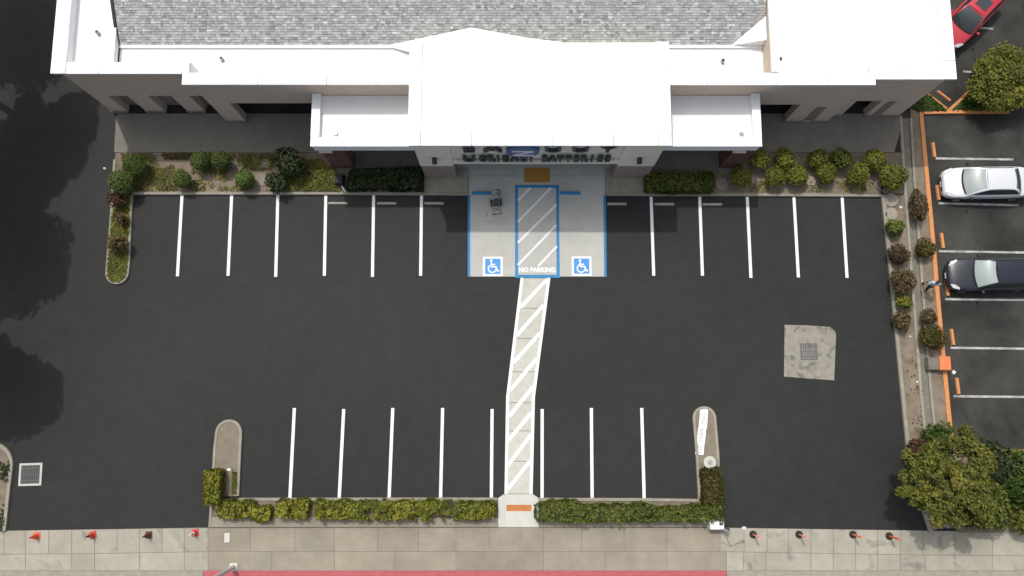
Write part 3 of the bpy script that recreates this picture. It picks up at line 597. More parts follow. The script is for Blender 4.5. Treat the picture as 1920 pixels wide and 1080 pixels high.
ent = part('entrance_front', 'dark_metal', portal, lambda b: b.box(-3.1, 5.65, 16.31, 16.4, 0, 3.19))
for k in range(5): part('door_pane', 'store_glass', ent, lambda b: b.box(-2.95 + k * 1.72, -1.4 + k * 1.72, 16.295, 16.305, .15, 2.9))
part('portal_roof', 'membrane', portal, lambda b: b.box(PX0 + .405, PX1 - .405, PY + .503, 18.42, 5.5, 6.1))
def prun(y0, y1, xs, axis='x', z=HPo):
    for a, c in zip(xs[:-1], xs[1:]):
        if axis == 'x': part('coping', 'coping', portal, lambda b: b.box(a + .013, c - .013, y0, y1, z - .13, z), bevel=.012)
        else: part('coping', 'coping', portal, lambda b: b.box(y0, y1, a + .013, c - .013, z - .13, z), bevel=.012)
prun(PY - .2, PY + .5, [PX0 - .18, PX0 + .45, -2.0, -.3, 2.05, 5.05, PX1 - .45, PX1 + .2]); prun(PX0 - .18, PX0 + .45, [PY + .5, 15.9, 18.5], 'y'); prun(PX1 - .45, PX1 + .2, [PY + .5, 15.9, 18.5], 'y')
for x in (-4.1, 6.75):
    l = part('wall_lamp', 'dark_metal', portal, lambda b: b.box(x - .12, x + .12, PY - .28, PY - .002, 3.35, 3.75), bevel=.02)
# sign: two rows of dark letters with a blue oval emblem between the big ones
sign = bpart('facade_sign', 'grey_metal', lambda b: b.box(-3.0, 5.5, PY + .10, PY + .148, 3.05, 3.09))
def letter(ch, x, z, size, depth=.07, wide=1.0, m='sign_letter', y=PY + .05, bold=.02):
    me = text_mesh(ch, size, depth, 'letter', bold=bold); me.materials.append(M[m]); o = bpy.data.objects.new('letter', me); link(o, sign)
    o.rotation_euler = (math.radians(90), 0, 0); o.scale = (wide, 1, 1); o.location = (x - sign.location.x - bld.location.x, y - sign.location.y - bld.location.y, z - sign.location.z)
for i, ch in enumerate('BATTERIES'): letter(ch, at(1021 + i * 14.8, 292, 3.5).x, 3.5, .95, wide=.6, y=PY - .01, bold=.05)
for ch, u, wd_ in (('U', 880, 1.0), ('O', 906, .55), ('R', 921, .6), ('I', 934, .6), ('C', 948, .55), ('A', 965, .6), ('U', 982, .6), ('I', 996, .6)): letter(ch, at(u, 292, 3.5).x, 3.5, .95, wide=wd_, y=PY - .01, bold=.05)
for ch, u in (('E', 879), ('A', 924), ('U', 1036), ('U', 1087), ('Y', 1138)): letter(ch, at(u, 279, 4.6).x, 5.05, 1.25, .09, 1.1, y=PY + .03)
oc = at(980, 284, 4.4).x
A_ = [2 * math.pi * i / 28 for i in range(28)]
bb = MB(); ov = [(oc + .86 * math.cos(a), 4.72 + .82 * math.sin(a)) for a in A_]
bb.add([(x, PY + .14, z) for x, z in ov] + [(x, PY - .06, z) for x, z in ov], [list(range(28)), list(range(28, 56))[::-1]] + [[i, 28 + i, 28 + (i + 1) % 28, (i + 1) % 28] for i in range(28)])
em = bb.build('emblem', 'emblem_blue', sign)
for o_ in [em]:
    pass
b2 = MB()
for (x0, z0, x1, z1) in [(-.55, .30, .55, .30), (.55, .30, -.5, -.32), (-.5, -.32, .6, -.32)]:
    d = Vector((x1 - x0, z1 - z0)).normalized(); n_ = Vector((-d.y, d.x)) * .07
    q4 = [(oc + x0 + n_.x, 4.6 + z0 + n_.y), (oc + x1 + n_.x, 4.6 + z1 + n_.y), (oc + x1 - n_.x, 4.6 + z1 - n_.y), (oc + x0 - n_.x, 4.6 + z0 - n_.y)]
    b2.add([(x, PY - .065, z) for x, z in q4] + [(x, PY - .10 - .004 * x0, z) for x, z in q4], [[0, 1, 2, 3], [7, 6, 5, 4], [0, 4, 5, 1], [1, 5, 6, 2], [2, 6, 7, 3], [3, 7, 4, 0]])
b2.build('emblem_stroke', 'white_paint', sign)

# canopies either side of the portal
def canopy(x0, x1, side):
    z = 4.4; y0, y1 = 13.57, Ym - .02
    c = bpart('canopy', 'membrane', lambda b: b.box(x0 + .1, x1 - .1, y0 + .1, y1, 3.6, 4.06), bevel=0)
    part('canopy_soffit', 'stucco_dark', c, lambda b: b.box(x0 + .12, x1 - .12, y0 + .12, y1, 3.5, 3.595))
    out = x0 if side < 0 else x1
    part('canopy_rim', 'membrane', c, lambda b: (b.box(x0 + .06, x1 - .06, y0 + .06, y0 + .098, 3.55, z - .1), b.box(x0 + .06, x0 + .098, y0 + .1, y1, 3.55, z - .1), b.box(x1 - .098, x1 - .06, y0 + .1, y1, 3.55, z - .1), b.box(x0 + .1, x1 - .1, y0 + .101, y0 + .4, 4.062, z - .101)))
    xs = [x0, x0 + (x1 - x0) * (.33 if side < 0 else .5), x1]
    for a, d in zip(xs[:-1], xs[1:]): part('coping', 'coping', c, lambda b: b.box(a + .007, d - .007, y0, y0 + .5, z - .1, z), bevel=.012)
    if side < 0: part('coping', 'coping', c, lambda b: b.box(x0, x0 + .45, y0 + .514, y1, z - .1, z), bevel=.012); part('canopy_rim', 'membrane', c, lambda b: b.box(x0 + .1, x0 + .43, y0 + .515, y1, 4.062, z - .102))
    else: part('coping', 'coping', c, lambda b: b.box(x1 - .45, x1, y0 + .514, y1, z - .1, z), bevel=.012); part('canopy_rim', 'membrane', c, lambda b: b.box(x1 - .43, x1 - .1, y0 + .515, y1, 4.062, z - .102))
    dr = part('roof_drain', 'grey_metal', c, lambda b: b.cyl((x0 + 1.25 if side < 0 else x1 - .95, 14.35), .13, 4.06, 4.16, 14, .09))
canopy(-10.5, -5.02, -1); canopy(7.78, 13.02, 1)
# brick columns, real bricks on the two visible faces over a solid core
for cx0, cx1 in ((-10.25, -9.0), (11.85, 13.0)):
    y0 = 13.72; col = bpart('canopy_column', 'brick', lambda b: b.box(cx0 + .02, cx1 - .02, y0 + .02, y0 + .9, 0, 3.49))
    part('column_footing', 'walkway', col, lambda b: b.box(cx0 - .12, cx1 + .35, y0 - .3, y0 + 1.0, 0, .17)); part('column_cap', 'cream', col, lambda b: b.box(cx0 - .05, cx0 + .65, y0 - .12, y0 + .01, 3.2, 3.3))
    bm = MB(); bm.box(0, .38, 0, .03, 0, .17); mb = bm.mesh('brick'); mb.materials.append(M['brick'])
    for r in range(16):
        x = cx0 + (0 if r % 2 else -.2)
        while x < cx1 - .05:
            a = max(x, cx0); w = min(x + .38, cx1) - a
            if w > .06:
                o = bpy.data.objects.new('brick', mb); link(o, col); o.scale = (w / .38, 1, 1)
                o.location = (a - col.location.x, y0 - .012 - col.location.y - bld.location.y, .18 + r * .2)
            x += .4

# ------------------------------------------------------------------ drains in the asphalt
def drain(u, v, w, h, name, label, frame_m, frame=.14, rz=0.0):
    c = at(u, v); t = thing(name, label, 'drain', (c.x, c.y, 0), rz)
    part('frame', frame_m, t, lambda b: (b.box(-w / 2, w / 2, -h / 2, -h / 2 + frame, -.1, .012), b.box(-w / 2, w / 2, h / 2 - frame, h / 2, -.1, .012), b.box(-w / 2, -w / 2 + frame, -h / 2 + frame, h / 2 - frame, -.1, .0119), b.box(w / 2 - frame, w / 2, -h / 2 + frame, h / 2 - frame, -.1, .0119)), local=True)
    iw, ih = w / 2 - frame, h / 2 - frame; part('sump', 'grate_slot', t, lambda b: b.box(-iw, iw, -ih, ih, -.05, .003), local=True)
    n = int(2 * iw / .09)
    for k in range(n): x = -iw + (k + .5) * 2 * iw / n; part('grate_bar', 'grate', t, lambda b: b.box(x - .03, x + .03, -ih, ih, -.03, .010), local=True)
    for y in (-.33, 0, .33): part('cross_bar', 'grate', t, lambda b: b.box(-iw, iw, y * 2 * ih - .02, y * 2 * ih + .02, -.02, .0108), local=True)
drain(57, 889.5, 1.24, 1.2, 'catch_basin', 'grated square drain with pale concrete frame near the far left island', 'crosswalk_concrete', .11, .03)
patch = struct(MB().prism(pts([(1471, 609), (1510, 610), (1556, 613), (1566, 621), (1567.5, 628), (1564, 713), (1520, 710), (1470, 706)]), -.05, .007).build('drain_apron', 'patch_asphalt'))
mat('apron', (0.225, 0.211, 0.171), (0.306, 0.288, 0.239), scale=2.5, rough=.9, stain=(.10, .10, .095), stain_scale=1.9, stain_lo=.53); patch.data.materials.clear(); patch.data.materials.append(M['apron'])
drain(1516.5, 659.5, .96, .92, 'storm_grate', 'square iron storm grate set in the stained concrete patch', 'grate', .05)

# ------------------------------------------------------------------ wheel stops
def wheel_stop_mesh(w=1.12, d=.17, h=.12):
    b = MB(); b.taper(-w / 2, w / 2, -d / 2, d / 2, 0, h, .03, .035); return b
ws_mesh = {}
def wheel_stop(u, v, m, label, group, w=1.12, rz=0.0, d=.17, base=0.0):
    k = (m, w, d)
    if k not in ws_mesh: ws_mesh[k] = wheel_stop_mesh(w, d).mesh('wheel_stop'); ws_mesh[k].materials.append(M[m])
    o = bpy.data.objects.new('wheel_stop', ws_mesh[k]); link(o); c = at(u, v, base + .06); o.location = (c.x, c.y, base + .001); o.rotation_euler = (0, 0, rz); props(o, label, 'wheel stop', group)
    bv = o.modifiers.new('bevel', 'BEVEL'); bv.width = .015; bv.segments = 2
G1 = 'concrete wheel stops at the front row'; G2 = 'orange wheel stops in the neighbouring lot'
for u, v, lb in [(634, 381, 'grey concrete wheel stop farthest left in the front row'), (725, 381, 'grey concrete wheel stop in the middle of the left three'), (814, 381, 'grey concrete wheel stop just left of the accessible pad'),
                 (1157, 382, 'grey concrete wheel stop just right of the accessible pad'), (1246, 382.5, 'grey concrete wheel stop in the middle of the right three'), (1336, 383, 'grey concrete wheel stop farthest right in the front row')]:
    wheel_stop(u, v, 'stop_concrete', lb, G1)
wheel_stop(905, 361.5, 'blue_paint', 'blue painted wheel stop beside the striping machine', 'blue wheel stops', 1.2, d=.2, base=.005); wheel_stop(1069, 361.5, 'blue_paint', 'blue painted wheel stop at the right accessible stall', 'blue wheel stops', 1.2, d=.2, base=.005)
for u, v, lb in [(1751, 281, 'orange wheel stop in the stall above the silver car'), (1759, 361, 'orange wheel stop in front of the silver car'), (1767, 451, 'orange wheel stop in the empty stall between the two cars'), (1776, 540, 'orange wheel stop in front of the black car'),
                 (1786, 632, 'orange wheel stop in the stall just below the black car'), (1796, 724, 'orange wheel stop next to the white litter'), (1804, 820, 'orange wheel stop lowest, beside the leafy tree')]:
    wheel_stop(u, v, 'orange_paint', lb, G2, .92, math.radians(90 + 3), .2)
wheel_stop(1770, 180, 'orange_paint', 'orange wheel stop set diagonally in the angled stall', G2, .95, math.radians(-40), .17)

# ------------------------------------------------------------------ cones, posts
def cone(u, v, m, label, tipm, rz=0.0):
    c = at(u, v, .03); t = thing('traffic_cone', label, 'cone', (c.x, c.y, .022), rz, 'traffic cones along the left driveway')
    part('base', m, t, lambda b: b.taper(-.19, .19, -.19, .19, 0, .04, .015, .015), local=True, bevel=.01)
    part('body', m, t, lambda b: b.cyl((0, 0), .14, .041, .5, 20, .055), local=True, smooth=False); part('tip', tipm, t, lambda b: b.cyl((0, 0), .055, .501, .72, 20, .03), local=True)
    part('collar', 'white_paint' if tipm == 'white_paint' else m, t, lambda b: b.cyl((0, 0), .103, .30, .40, 20, .082), local=True)
cone(69, 1005, 'cone_orange', 'bright orange traffic cone farthest left on the driveway edge', 'cone_orange', .1); cone(174, 1003, 'cone_red', 'red traffic cone with black tip, second from the left', 'black_rubber', .2)
cone(279, 1002, 'mix_dark', 'dark dirty traffic cone, third from the left', 'black_rubber', .05) if False else None
mat('cone_dirty', (.09, .03, .025), (.14, .05, .04), scale=5, rough=.7); cone(279, 1003, 'cone_dirty', 'dark dirty brown traffic cone, third from the left', 'black_rubber', .1)
cone(366, 999, 'cone_red', 'red traffic cone with white tip nearest the hedge island', 'white_paint', .15)
def delineator(u, v, label, m):
    c = at(u, v, .03); t = thing('delineator_post', label, 'post', (c.x, c.y, .022), 0, 'delineator posts along the right driveway')
    part('base', 'black_rubber', t, lambda b: (b.cyl((0, 0), .2, 0, .05, 16), b.cyl((0, 0), .13, .051, .12, 16, .08)), local=True)
    part('tube', m, t, lambda b: b.cyl((0, 0), .055, .121, 1.0, 14, .05), local=True); part('band', 'white_paint', t, lambda b: b.cyl((0, 0), .058, .72, .80, 14), local=True) if m == 'cone_pink' else None
    part('handle', m, t, lambda b: b.cyl((0, 0), .04, 1.001, 1.10, 12, .055), local=True)
mat('cone_pink', (.70, .20, .14), (.75, .26, .18), scale=6, rough=.5); mat('cone_tangerine', (.68, .17, .06), (.75, .22, .08), scale=6, rough=.5)
delineator(1412, 1002, 'faded orange delineator post nearest the white utility box', 'cone_pink'); delineator(1498, 1002, 'orange delineator post with white band, second from utility box', 'cone_pink')
delineator(1599, 1002, 'bright orange delineator post on black base, third from utility box', 'cone_tangerine'); delineator(1667, 1005, 'dull red delineator post farthest right by the leafy tree', 'cone_orange')

# street lamp standing at the kerb, bottom edge
c = at(438, 1063); t = thing('street_lamp', 'pale steel street lamp pole rising from the sidewalk by the red kerb', 'street lamp', (c.x, c.y, .02))
part('base_plate', 'pale_metal', t, lambda b: (b.box(-.2, .2, -.2, .2, 0, .03), b.cyl((0, 0), .15, .031, .3, 14, .12)), local=True); part('pole', 'pale_metal', t, lambda b: b.cyl((0, 0), .115, .301, 7.2, 16, .07), local=True)
part('arm', 'pale_metal', t, lambda b: b.tube([(0, 0, 7.1), (0, -.6, 7.5), (0, -2.0, 7.7)], .05, 8), local=True); part('lamp_head', 'grey_metal', t, lambda b: b.taper(-.16, .16, -2.7, -2.0, 7.6, 7.74, .04, .05), local=True)
# white utility box and small sign pole at the corner of the right hedge
c = at(1340, 981); t = thing('utility_box', 'off-white utility box at the right end of the lower hedge', 'utility box', (c.x, c.y, .02))
part('cabinet', 'pale_metal', t, lambda b: b.box(-.42, .36, -.27, .27, 0, .62), local=True, bevel=.05); part('lid', 'white_plastic', t, lambda b: b.box(-.38, .32, -.23, .23, .621, .66), local=True, bevel=.02); part('vent', 'dark_metal', t, lambda b: b.box(.08, .26, -.02, .12, .661, .68), local=True)
c = at(1352, 988); t = thing('sign_post', 'thin grey post with short arms beside the utility box', 'post', (c.x, c.y, .02))
part('pole', 'grey_metal', t, lambda b: b.cyl((0, 0), .04, 0, 2.1, 10), local=True); part('arm', 'grey_metal', t, lambda b: b.tube([(-.5, .18, 2.0), (0, 0, 2.05), (.62, .22, 2.0)], .035, 8), local=True); part('lamp', 'pale_metal', t, lambda b: b.box(.56, .76, .14, .30, 1.95, 2.06), local=True, bevel=.02); part('control_box', 'dark_metal', t, lambda b: b.box(.045, .25, -.14, .1, .25, .75), local=True)
c = at(426, 1008); t = thing('meter_cover', 'small pale rectangular meter lid set in the sidewalk', 'cover', (c.x, c.y, .0)); part('frame', 'joint', t, lambda b: b.box(-.19, .19, -.3, .3, .01, .0265), local=True); part('lid', 'ramp_concrete', t, lambda b: b.box(-.15, .15, -.25, .25, .0268, .034), local=True)
# paint stencils and a paint bucket lying on the right island
mx = [[(1313, 766.5), (1328, 767.5), (1325.5, 804), (1310, 801.5)], [(1309, 801), (1324.5, 802), (1321.5, 831), (1306.5, 829)], [(1306, 828), (1321, 829.5), (1319, 853), (1303.5, 852)]]
for k, (L, word, lb) in enumerate(zip(mx, ('ING', 'PARK', 'NO'), ('white lettering stencil nearest the rounded island end', 'white lettering stencil in the middle of the three', 'white lettering stencil nearest the round bucket'))):
    P4 = pts(L, .13); cx = sum(p[0] for p in P4) / 4; cy = sum(p[1] for p in P4) / 4
    t = thing('stencil_sheet', lb, 'stencil', (cx, cy, .121 + k * .006), 0, 'white stencils on the right island')
    part('sheet', 'white_plastic', t, lambda b: b.prism([(p[0] - cx, p[1] - cy) for p in P4], .0, .005), local=True)
    me = text_mesh(word, .34, .001); me.materials.append(M['stencil_letter']); o = bpy.data.objects.new('lettering', me); link(o, t); o.rotation_euler = (0, 0, math.radians(86)); o.location = (0, 0, .0068)
c = at(1329.5, 866.5, .3); t = thing('paint_bucket', 'round white paint bucket standing on the right island', 'bucket', (c.x, c.y, .121))
part('pail', 'white_plastic', t, lambda b: b.cyl((0, 0), .27, 0, .36, 28, .32), local=True, smooth=False); part('lid', 'crosswalk_concrete', t, lambda b: b.cyl((0, 0), .335, .361, .39, 28), local=True); part('paint_well', 'grey_metal', t, lambda b: b.cyl((0, 0), .14, .391, .40, 20), local=True); part('handle', 'grey_metal', t, lambda b: b.tube([(.32, 0, .3)] + [(.33 * math.cos(a), -.34 * math.sin(a), .33) for a in [i * math.pi / 8 for i in range(1, 8)]] + [(-.32, 0, .3)], .008, 6), local=True)
# white-topped marker in the hedge gap
c = at(432, 880, .4); t = thing('marker_post', 'small white-capped marker beside the clipped left island hedge', 'marker', (c.x, c.y, .12)); part('stake', 'grey_metal', t, lambda b: b.cyl((0, 0), .03, 0, .45, 8), local=True); part('cap', 'white_plastic', t, lambda b: b.box(-.10, .10, -.06, .06, .451, .52), local=True, bevel=.02)

# ------------------------------------------------------------------ line striping machine
c = at(930, 380, .2); t = thing('line_striper', 'grey line-striping machine with two black wheels on the accessible pad', 'machine', (c.x, c.y, .007), math.radians(6))
for s in (-1, 1):
    w = part('wheel', 'black_rubber', t, lambda b: b.add([(s * .27 + dx, .2 * math.cos(a), .2 + .2 * math.sin(a)) for dx in (-.05, .05) for a in [i * math.pi / 9 for i in range(18)]], [list(range(18)), list(range(18, 36))[::-1]] + [[i, 18 + i, 18 + (i + 1) % 18, (i + 1) % 18] for i in range(18)]), local=True)
part('frame', 'grey_metal', t, lambda b: (b.box(-.2, .2, -.35, .4, .28, .33), b.tube([(-.18, -.3, .33), (-.2, -.62, .7), (-.2, -.85, .95)], .022, 8), b.tube([(.18, -.3, .33), (.2, -.62, .7), (.2, -.85, .95)], .022, 8)), local=True)
part('handlebar', 'black_rubber', t, lambda b: b.tube([(-.3, -.86, .95), (.3, -.86, .95)], .025, 8), local=True); part('engine', 'dark_metal', t, lambda b: b.box(-.17, .17, -.25, .1, .331, .62), local=True, bevel=.03)
part('pump', 'grey_metal', t, lambda b: b.cyl((.05, .2), .08, .331, .75, 14), local=True); part('paint_bucket', 'stop_concrete', t, lambda b: b.cyl((-.04, .52), .15, .2, .55, 18, .165), local=True); part('front_wheel', 'black_rubber', t, lambda b: b.add([(dx, .68 + .13 * math.cos(a), .13 + .13 * math.sin(a)) for dx in (-.04, .04) for a in [i * math.pi / 7 for i in range(14)]], [list(range(14)), list(range(14, 28))[::-1]] + [[i, 14 + i, 14 + (i + 1) % 14, (i + 1) % 14] for i in range(14)]), local=True)
part('hose', 'black_rubber', t, lambda b: b.tube([(.1, .2, .7), (.3, .45, .75), (.26, .66, .5), (.08, .72, .35)], .022, 8), local=True)

# black pipe cover by the left column
c = at(637, 338, .3); t = thing('backflow_cover', 'black cover with white pipe stub between groundcover and brick column', 'utility cover', (c.x, c.y, .10))
part('cover', 'navy_cover', t, lambda b: b.taper(-.27, .27, -.32, .34, 0, .5, .05, .06), local=True, bevel=.04); part('pipe', 'white_plastic', t, lambda b: b.tube([(.10, -.33, .12), (.22, -.48, .14), (.32, -.66, .05)], .045, 8), local=True)

# painted inlet box on the strip
c = at(1757, 682, .2); t = thing('inlet_box', 'orange topped concrete inlet box straddling the orange kerb', 'utility box', (c.x, c.y, .07))
part('block', 'swale', t, lambda b: b.box(-.62, .02, -.34, .34, 0, .42), local=True, bevel=.02); part('cap', 'orange_paint', t, lambda b: b.box(-.05, .56, -.38, .38, .12, .52), local=True, bevel=.03); part('lid', 'cone_tangerine', t, lambda b: b.box(-.02, .53, -.34, .34, .521, .55), local=True, bevel=.01)
# litter
def litter(u, v, r, z, label, m='white_plastic'):
    c = at(u, v, z); g = random.Random(int(u)); n = 9; b = MB(); ring = [(r * g.uniform(.7, 1.2) * math.cos(i * 6.283 / n), r * g.uniform(.7, 1.2) * math.sin(i * 6.283 / n)) for i in range(n)]
    b.add([(x, y, .0) for x, y in ring] + [(x * .7, y * .7, r * g.uniform(.4, .8)) for x, y in ring] + [(0, 0, r * .7)], [[i, (i + 1) % n, n + (i + 1) % n, n + i] for i in range(n)] + [[n + i, n + (i + 1) % n, 2 * n] for i in range(n)])
    o = b.build('paper_litter', m, None, local=True); o.location = (c.x, c.y, z + .002); props(o, label, 'litter')
litter(1788, 698, .13, 0, 'crumpled white paper on the asphalt right of the inlet box'); litter(1728, 816, .10, .09, 'white scrap on bare soil above the rust-brown shrub'); litter(196, 316, .08, 0, 'tiny white scrap on asphalt left of the front bed')
litter(1648 + 8, 357, .10, .095, 'pale scrap at the corner of the right front bed', 'rock'); litter(1689, 389, .09, .09, 'small white scrap beside the round stepping stones')
litter(1707, 631, .06, .09, 'tiny pale scrap in the soil strip below the brown bushes'); litter(1720, 716, .06, .09, 'tiny pale scrap in the bare soil opposite the litter')
# stepping stones
def stone(u, v, r, label, base=.10):
    c = at(u, v, base); g = random.Random(int(u + v)); n = 14; ring = [(r * g.uniform(.9, 1.08) * math.cos(i * 6.283 / n), r * g.uniform(.9, 1.08) * math.sin(i * 6.283 / n)) for i in range(n)]
    o = MB().prism(ring, -.05, .05).build('stepping_stone', 'rock', None, local=True, bevel=.02); o.location = (c.x, c.y, base); props(o, label, 'stepping stone', 'stepping stones in the beds')
for u, v, r, lb in [(1671, 375, .42, 'round grey stepping stone at the corner of the right bed'), (1671, 401, .36, 'grey stepping stone above the green bush on the east strip'), (1520, 340, .30, 'pale stepping stone between front-row shrubs of right bed'), (1413, 336, .3, 'brownish stepping stone right of the first olive shrub'),
                    (1352, 344, .38, 'round worn stone right of the long clipped hedge'), (497, 308, .30, 'grey stone left of the dark bush in left bed'), (490, 338, .36, 'pale tan stone below the other, left of dark bush'), (440, 305, .28, 'small tan stone right of the paired round shrubs')]: stone(u, v, r, lb)

# ------------------------------------------------------------------ planting
gA = 'clipped green balls in the left bed'
for u, v, r, lb in [(252, 309, 22, 'dark green ball shrub at the back left corner of left bed'), (229, 340, 24, 'large green ball shrub overhanging the left island top'), (376, 302, 19, 'green ball shrub, left one of the touching pair'), (414, 302, 19, 'green ball shrub, right one of the touching pair'),
                    (341, 336, 17, 'small green ball shrub near the kerb in left bed'), (458, 336, 18, 'bluish green ball shrub beside the pale tan stone')]:
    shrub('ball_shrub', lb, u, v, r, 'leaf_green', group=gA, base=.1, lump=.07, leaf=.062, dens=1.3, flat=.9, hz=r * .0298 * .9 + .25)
shrub('dark_bush', 'large dark green loose bush at the right of left bed', 541, 304, 30, 'leaf_dark', lump=.3, leaf=.12, base=.1, flat=.9); shrub('dark_bush', 'dark low bush in front of the large dark one', 521, 339, 22, 'leaf_dark', lump=.3, leaf=.11, base=.1, flat=.8)
cover('ground_cover', 'yellow-green weeds and groundcover patches in the left front bed', pts([(228, 289), (240, 359), (525, 359), (525, 289)]), .10, 'leaf_cover', 4200, .07, thr=-.08, sc=.8, seed=4)
cover('ground_cover', 'lush light green groundcover right of the dark bush', pts([(540, 305), (520, 359), (640, 359), (632, 320), (600, 300)]), .10, 'leaf_cover', 2600, .085, thr=-1, seed=6, h=.2)
cover('ground_cover', 'dark groundcover at the back of left bed', pts([(300, 289), (300, 300), (360, 300), (360, 289)]), .10, 'leaf_brown', 350, .08, thr=-.3, seed=8)
cover('ground_cover', 'yellowish grass and weeds filling the left island', isl_line[2:], .105, 'leaf_cover', 2800, .07, thr=-.5, seed=9)
shrub('rust_bush', 'reddish brown twiggy bush at the top of left island', 219, 371, 18, 'leaf_rust', lump=.35, leaf=.08, dens=.6, base=.1, loose=True); shrub('weedy_bush', 'small grey-green weedy bush in the middle of left island', 226, 410, 14, 'leaf_brown', lump=.35, leaf=.08, dens=.5, base=.1, loose=True)
shrub('rust_bush', 'brown wispy bush in the lower half of left island', 220, 456, 18, 'leaf_brown', lump=.35, leaf=.08, dens=.7, base=.1, loose=True)
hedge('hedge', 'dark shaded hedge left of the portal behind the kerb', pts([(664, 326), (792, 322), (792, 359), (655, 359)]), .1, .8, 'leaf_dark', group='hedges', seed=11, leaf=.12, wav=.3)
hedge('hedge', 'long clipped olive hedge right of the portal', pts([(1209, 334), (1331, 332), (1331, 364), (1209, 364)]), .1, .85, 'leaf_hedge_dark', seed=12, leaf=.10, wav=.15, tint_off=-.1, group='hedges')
gB = 'olive shrubs in the right bed'
for u, v, r, lb in [(1390, 331, 20, 'olive shrub next to the long hedge, first of right bed'), (1425, 299, 19, 'olive shrub at the back, leftmost of the rear row'), (1470, 298, 21, 'dark boxy olive shrub, second of the rear row'), (1533, 298, 19, 'olive shrub, third of the rear row'),
                    (1576, 297, 20, 'darkest green shrub, fourth of the rear row'), (1640, 300, 21, 'olive shrub, last of the rear row'), (1453, 331, 19, 'bright olive shrub, second of the front row'), (1495, 330, 20, 'olive shrub left of the pale stepping stone'),
                    (1550, 325, 19, 'yellowish shrub right of the pale stepping stone'), (1610, 325, 22, 'knobbly olive shrub, next to last of the front row'), (1676, 331, 26, 'biggest yellowish shrub at the right corner of the bed')]:
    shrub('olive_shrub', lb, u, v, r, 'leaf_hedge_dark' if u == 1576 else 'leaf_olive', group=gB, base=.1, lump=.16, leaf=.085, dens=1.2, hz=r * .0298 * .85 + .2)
cover('ground_cover', 'thin weeds among the right bed shrubs', pts([(1400, 340), (1400, 361), (1640, 361), (1640, 340)]), .1, 'leaf_cover', 420, .07, thr=.1, seed=14)
for u, v, r, m, lb in [(1677, 427, 18, 'leaf_hedge_dark', 'fresh green bush near the top of the east strip'), (1685, 478, 20, 'leaf_brown', 'brown-green bush above the biggest brown one'), (1691, 528, 24, 'leaf_brown', 'biggest brown bush on the east strip'), (1697, 566, 15, 'leaf_olive', 'small olive bush just under the biggest brown one'),
                       (1692, 601, 18, 'leaf_brown', 'brown bush lowest in the group on the east strip'), (1734, 465, 18, 'leaf_hedge_brown', 'olive-brown bush leaning on the orange kerb'), (1743, 592, 15, 'leaf_brown', 'brown bush overhanging the orange kerb above a darker one'),
                       (1749, 632, 23, 'leaf_hedge_brown', 'dark olive bush just above the orange inlet box')]:
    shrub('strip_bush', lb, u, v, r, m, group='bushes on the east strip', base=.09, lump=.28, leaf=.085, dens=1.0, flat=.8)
shrub('strip_bush', 'tall narrow brown bush near the top of the orange kerb', 1722, 385, 18, 'leaf_brown', group='bushes on the east strip', base=.09, lump=.3, leaf=.085, dens=.9, ay=1.7, ax=.9)
cover('ground_cover', 'sparse weeds on the bare soil of the east strip', pts([(1690, 600), (1712, 600), (1735, 820), (1704, 820)]), .09, 'leaf_brown', 120, .06, thr=.25, seed=15)
shrub('rust_bush', 'dense rust-brown bush at the foot of the east strip', 1724, 848, 25, 'leaf_rust', base=.09, lump=.2, leaf=.085); shrub('leafy_bush', 'bright green leafy bush spilling over the lower swale', 1762, 822, 28, 'leaf_grass', base=.09, lump=.4, leaf=.14, dens=1.2, loose=True)
# lower hedges
hedge('hedge', 'short clipped yellow-green hedge on the lower left island', pts([(397, 880), (424, 880), (421, 940), (395, 940)]), .12, 1.0, 'leaf_hedge', seed=21, leaf=.085, wav=.1, group='hedges', n_per=520)
for k, (L, lb) in enumerate([([(413, 941), (447, 937), (452, 966), (418, 966)], 'loose yellow-green clump at the corner below the short hedge'), ([(452, 938), (480, 938), (480, 966), (452, 968)], 'rounded yellow-green clump, second in the lower left row'),
        ([(481, 948), (512, 948), (512, 972), (481, 972)], 'low round clump, third in the lower left row'), ([(526, 938), (546, 938), (546, 968), (526, 968)], 'narrow clump, fourth in the lower left row'), ([(548, 936), (580, 936), (580, 968), (548, 968)], 'bushy clump, fifth in the lower left row')]):
    hedge('hedge_clump', lb, pts(L), .09, .65, 'leaf_hedge', seed=30 + k, leaf=.09, wav=.3, group='hedge clumps', cat='shrub')
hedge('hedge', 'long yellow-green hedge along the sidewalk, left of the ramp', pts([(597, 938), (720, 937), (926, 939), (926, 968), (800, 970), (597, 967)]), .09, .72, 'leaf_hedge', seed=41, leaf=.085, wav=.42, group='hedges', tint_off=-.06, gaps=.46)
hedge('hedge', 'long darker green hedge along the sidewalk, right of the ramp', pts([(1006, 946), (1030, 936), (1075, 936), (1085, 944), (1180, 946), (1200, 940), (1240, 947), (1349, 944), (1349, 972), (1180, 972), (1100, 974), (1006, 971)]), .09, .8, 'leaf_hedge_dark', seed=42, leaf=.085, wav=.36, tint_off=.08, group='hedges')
hedge('hedge', 'brownish olive hedge running up the right island', pts([(1311, 878), (1345, 876), (1349, 943), (1314, 943)]), .12, .8, 'leaf_hedge_brown', seed=43, leaf=.085, wav=.14, group='hedges')
cover('ground_cover', 'low green shoots on the right side of lower left island', pts([(438, 885), (446, 885), (446, 925), (436, 925)]), .12, 'leaf_cover', 300, .07, thr=-.2, seed=44)
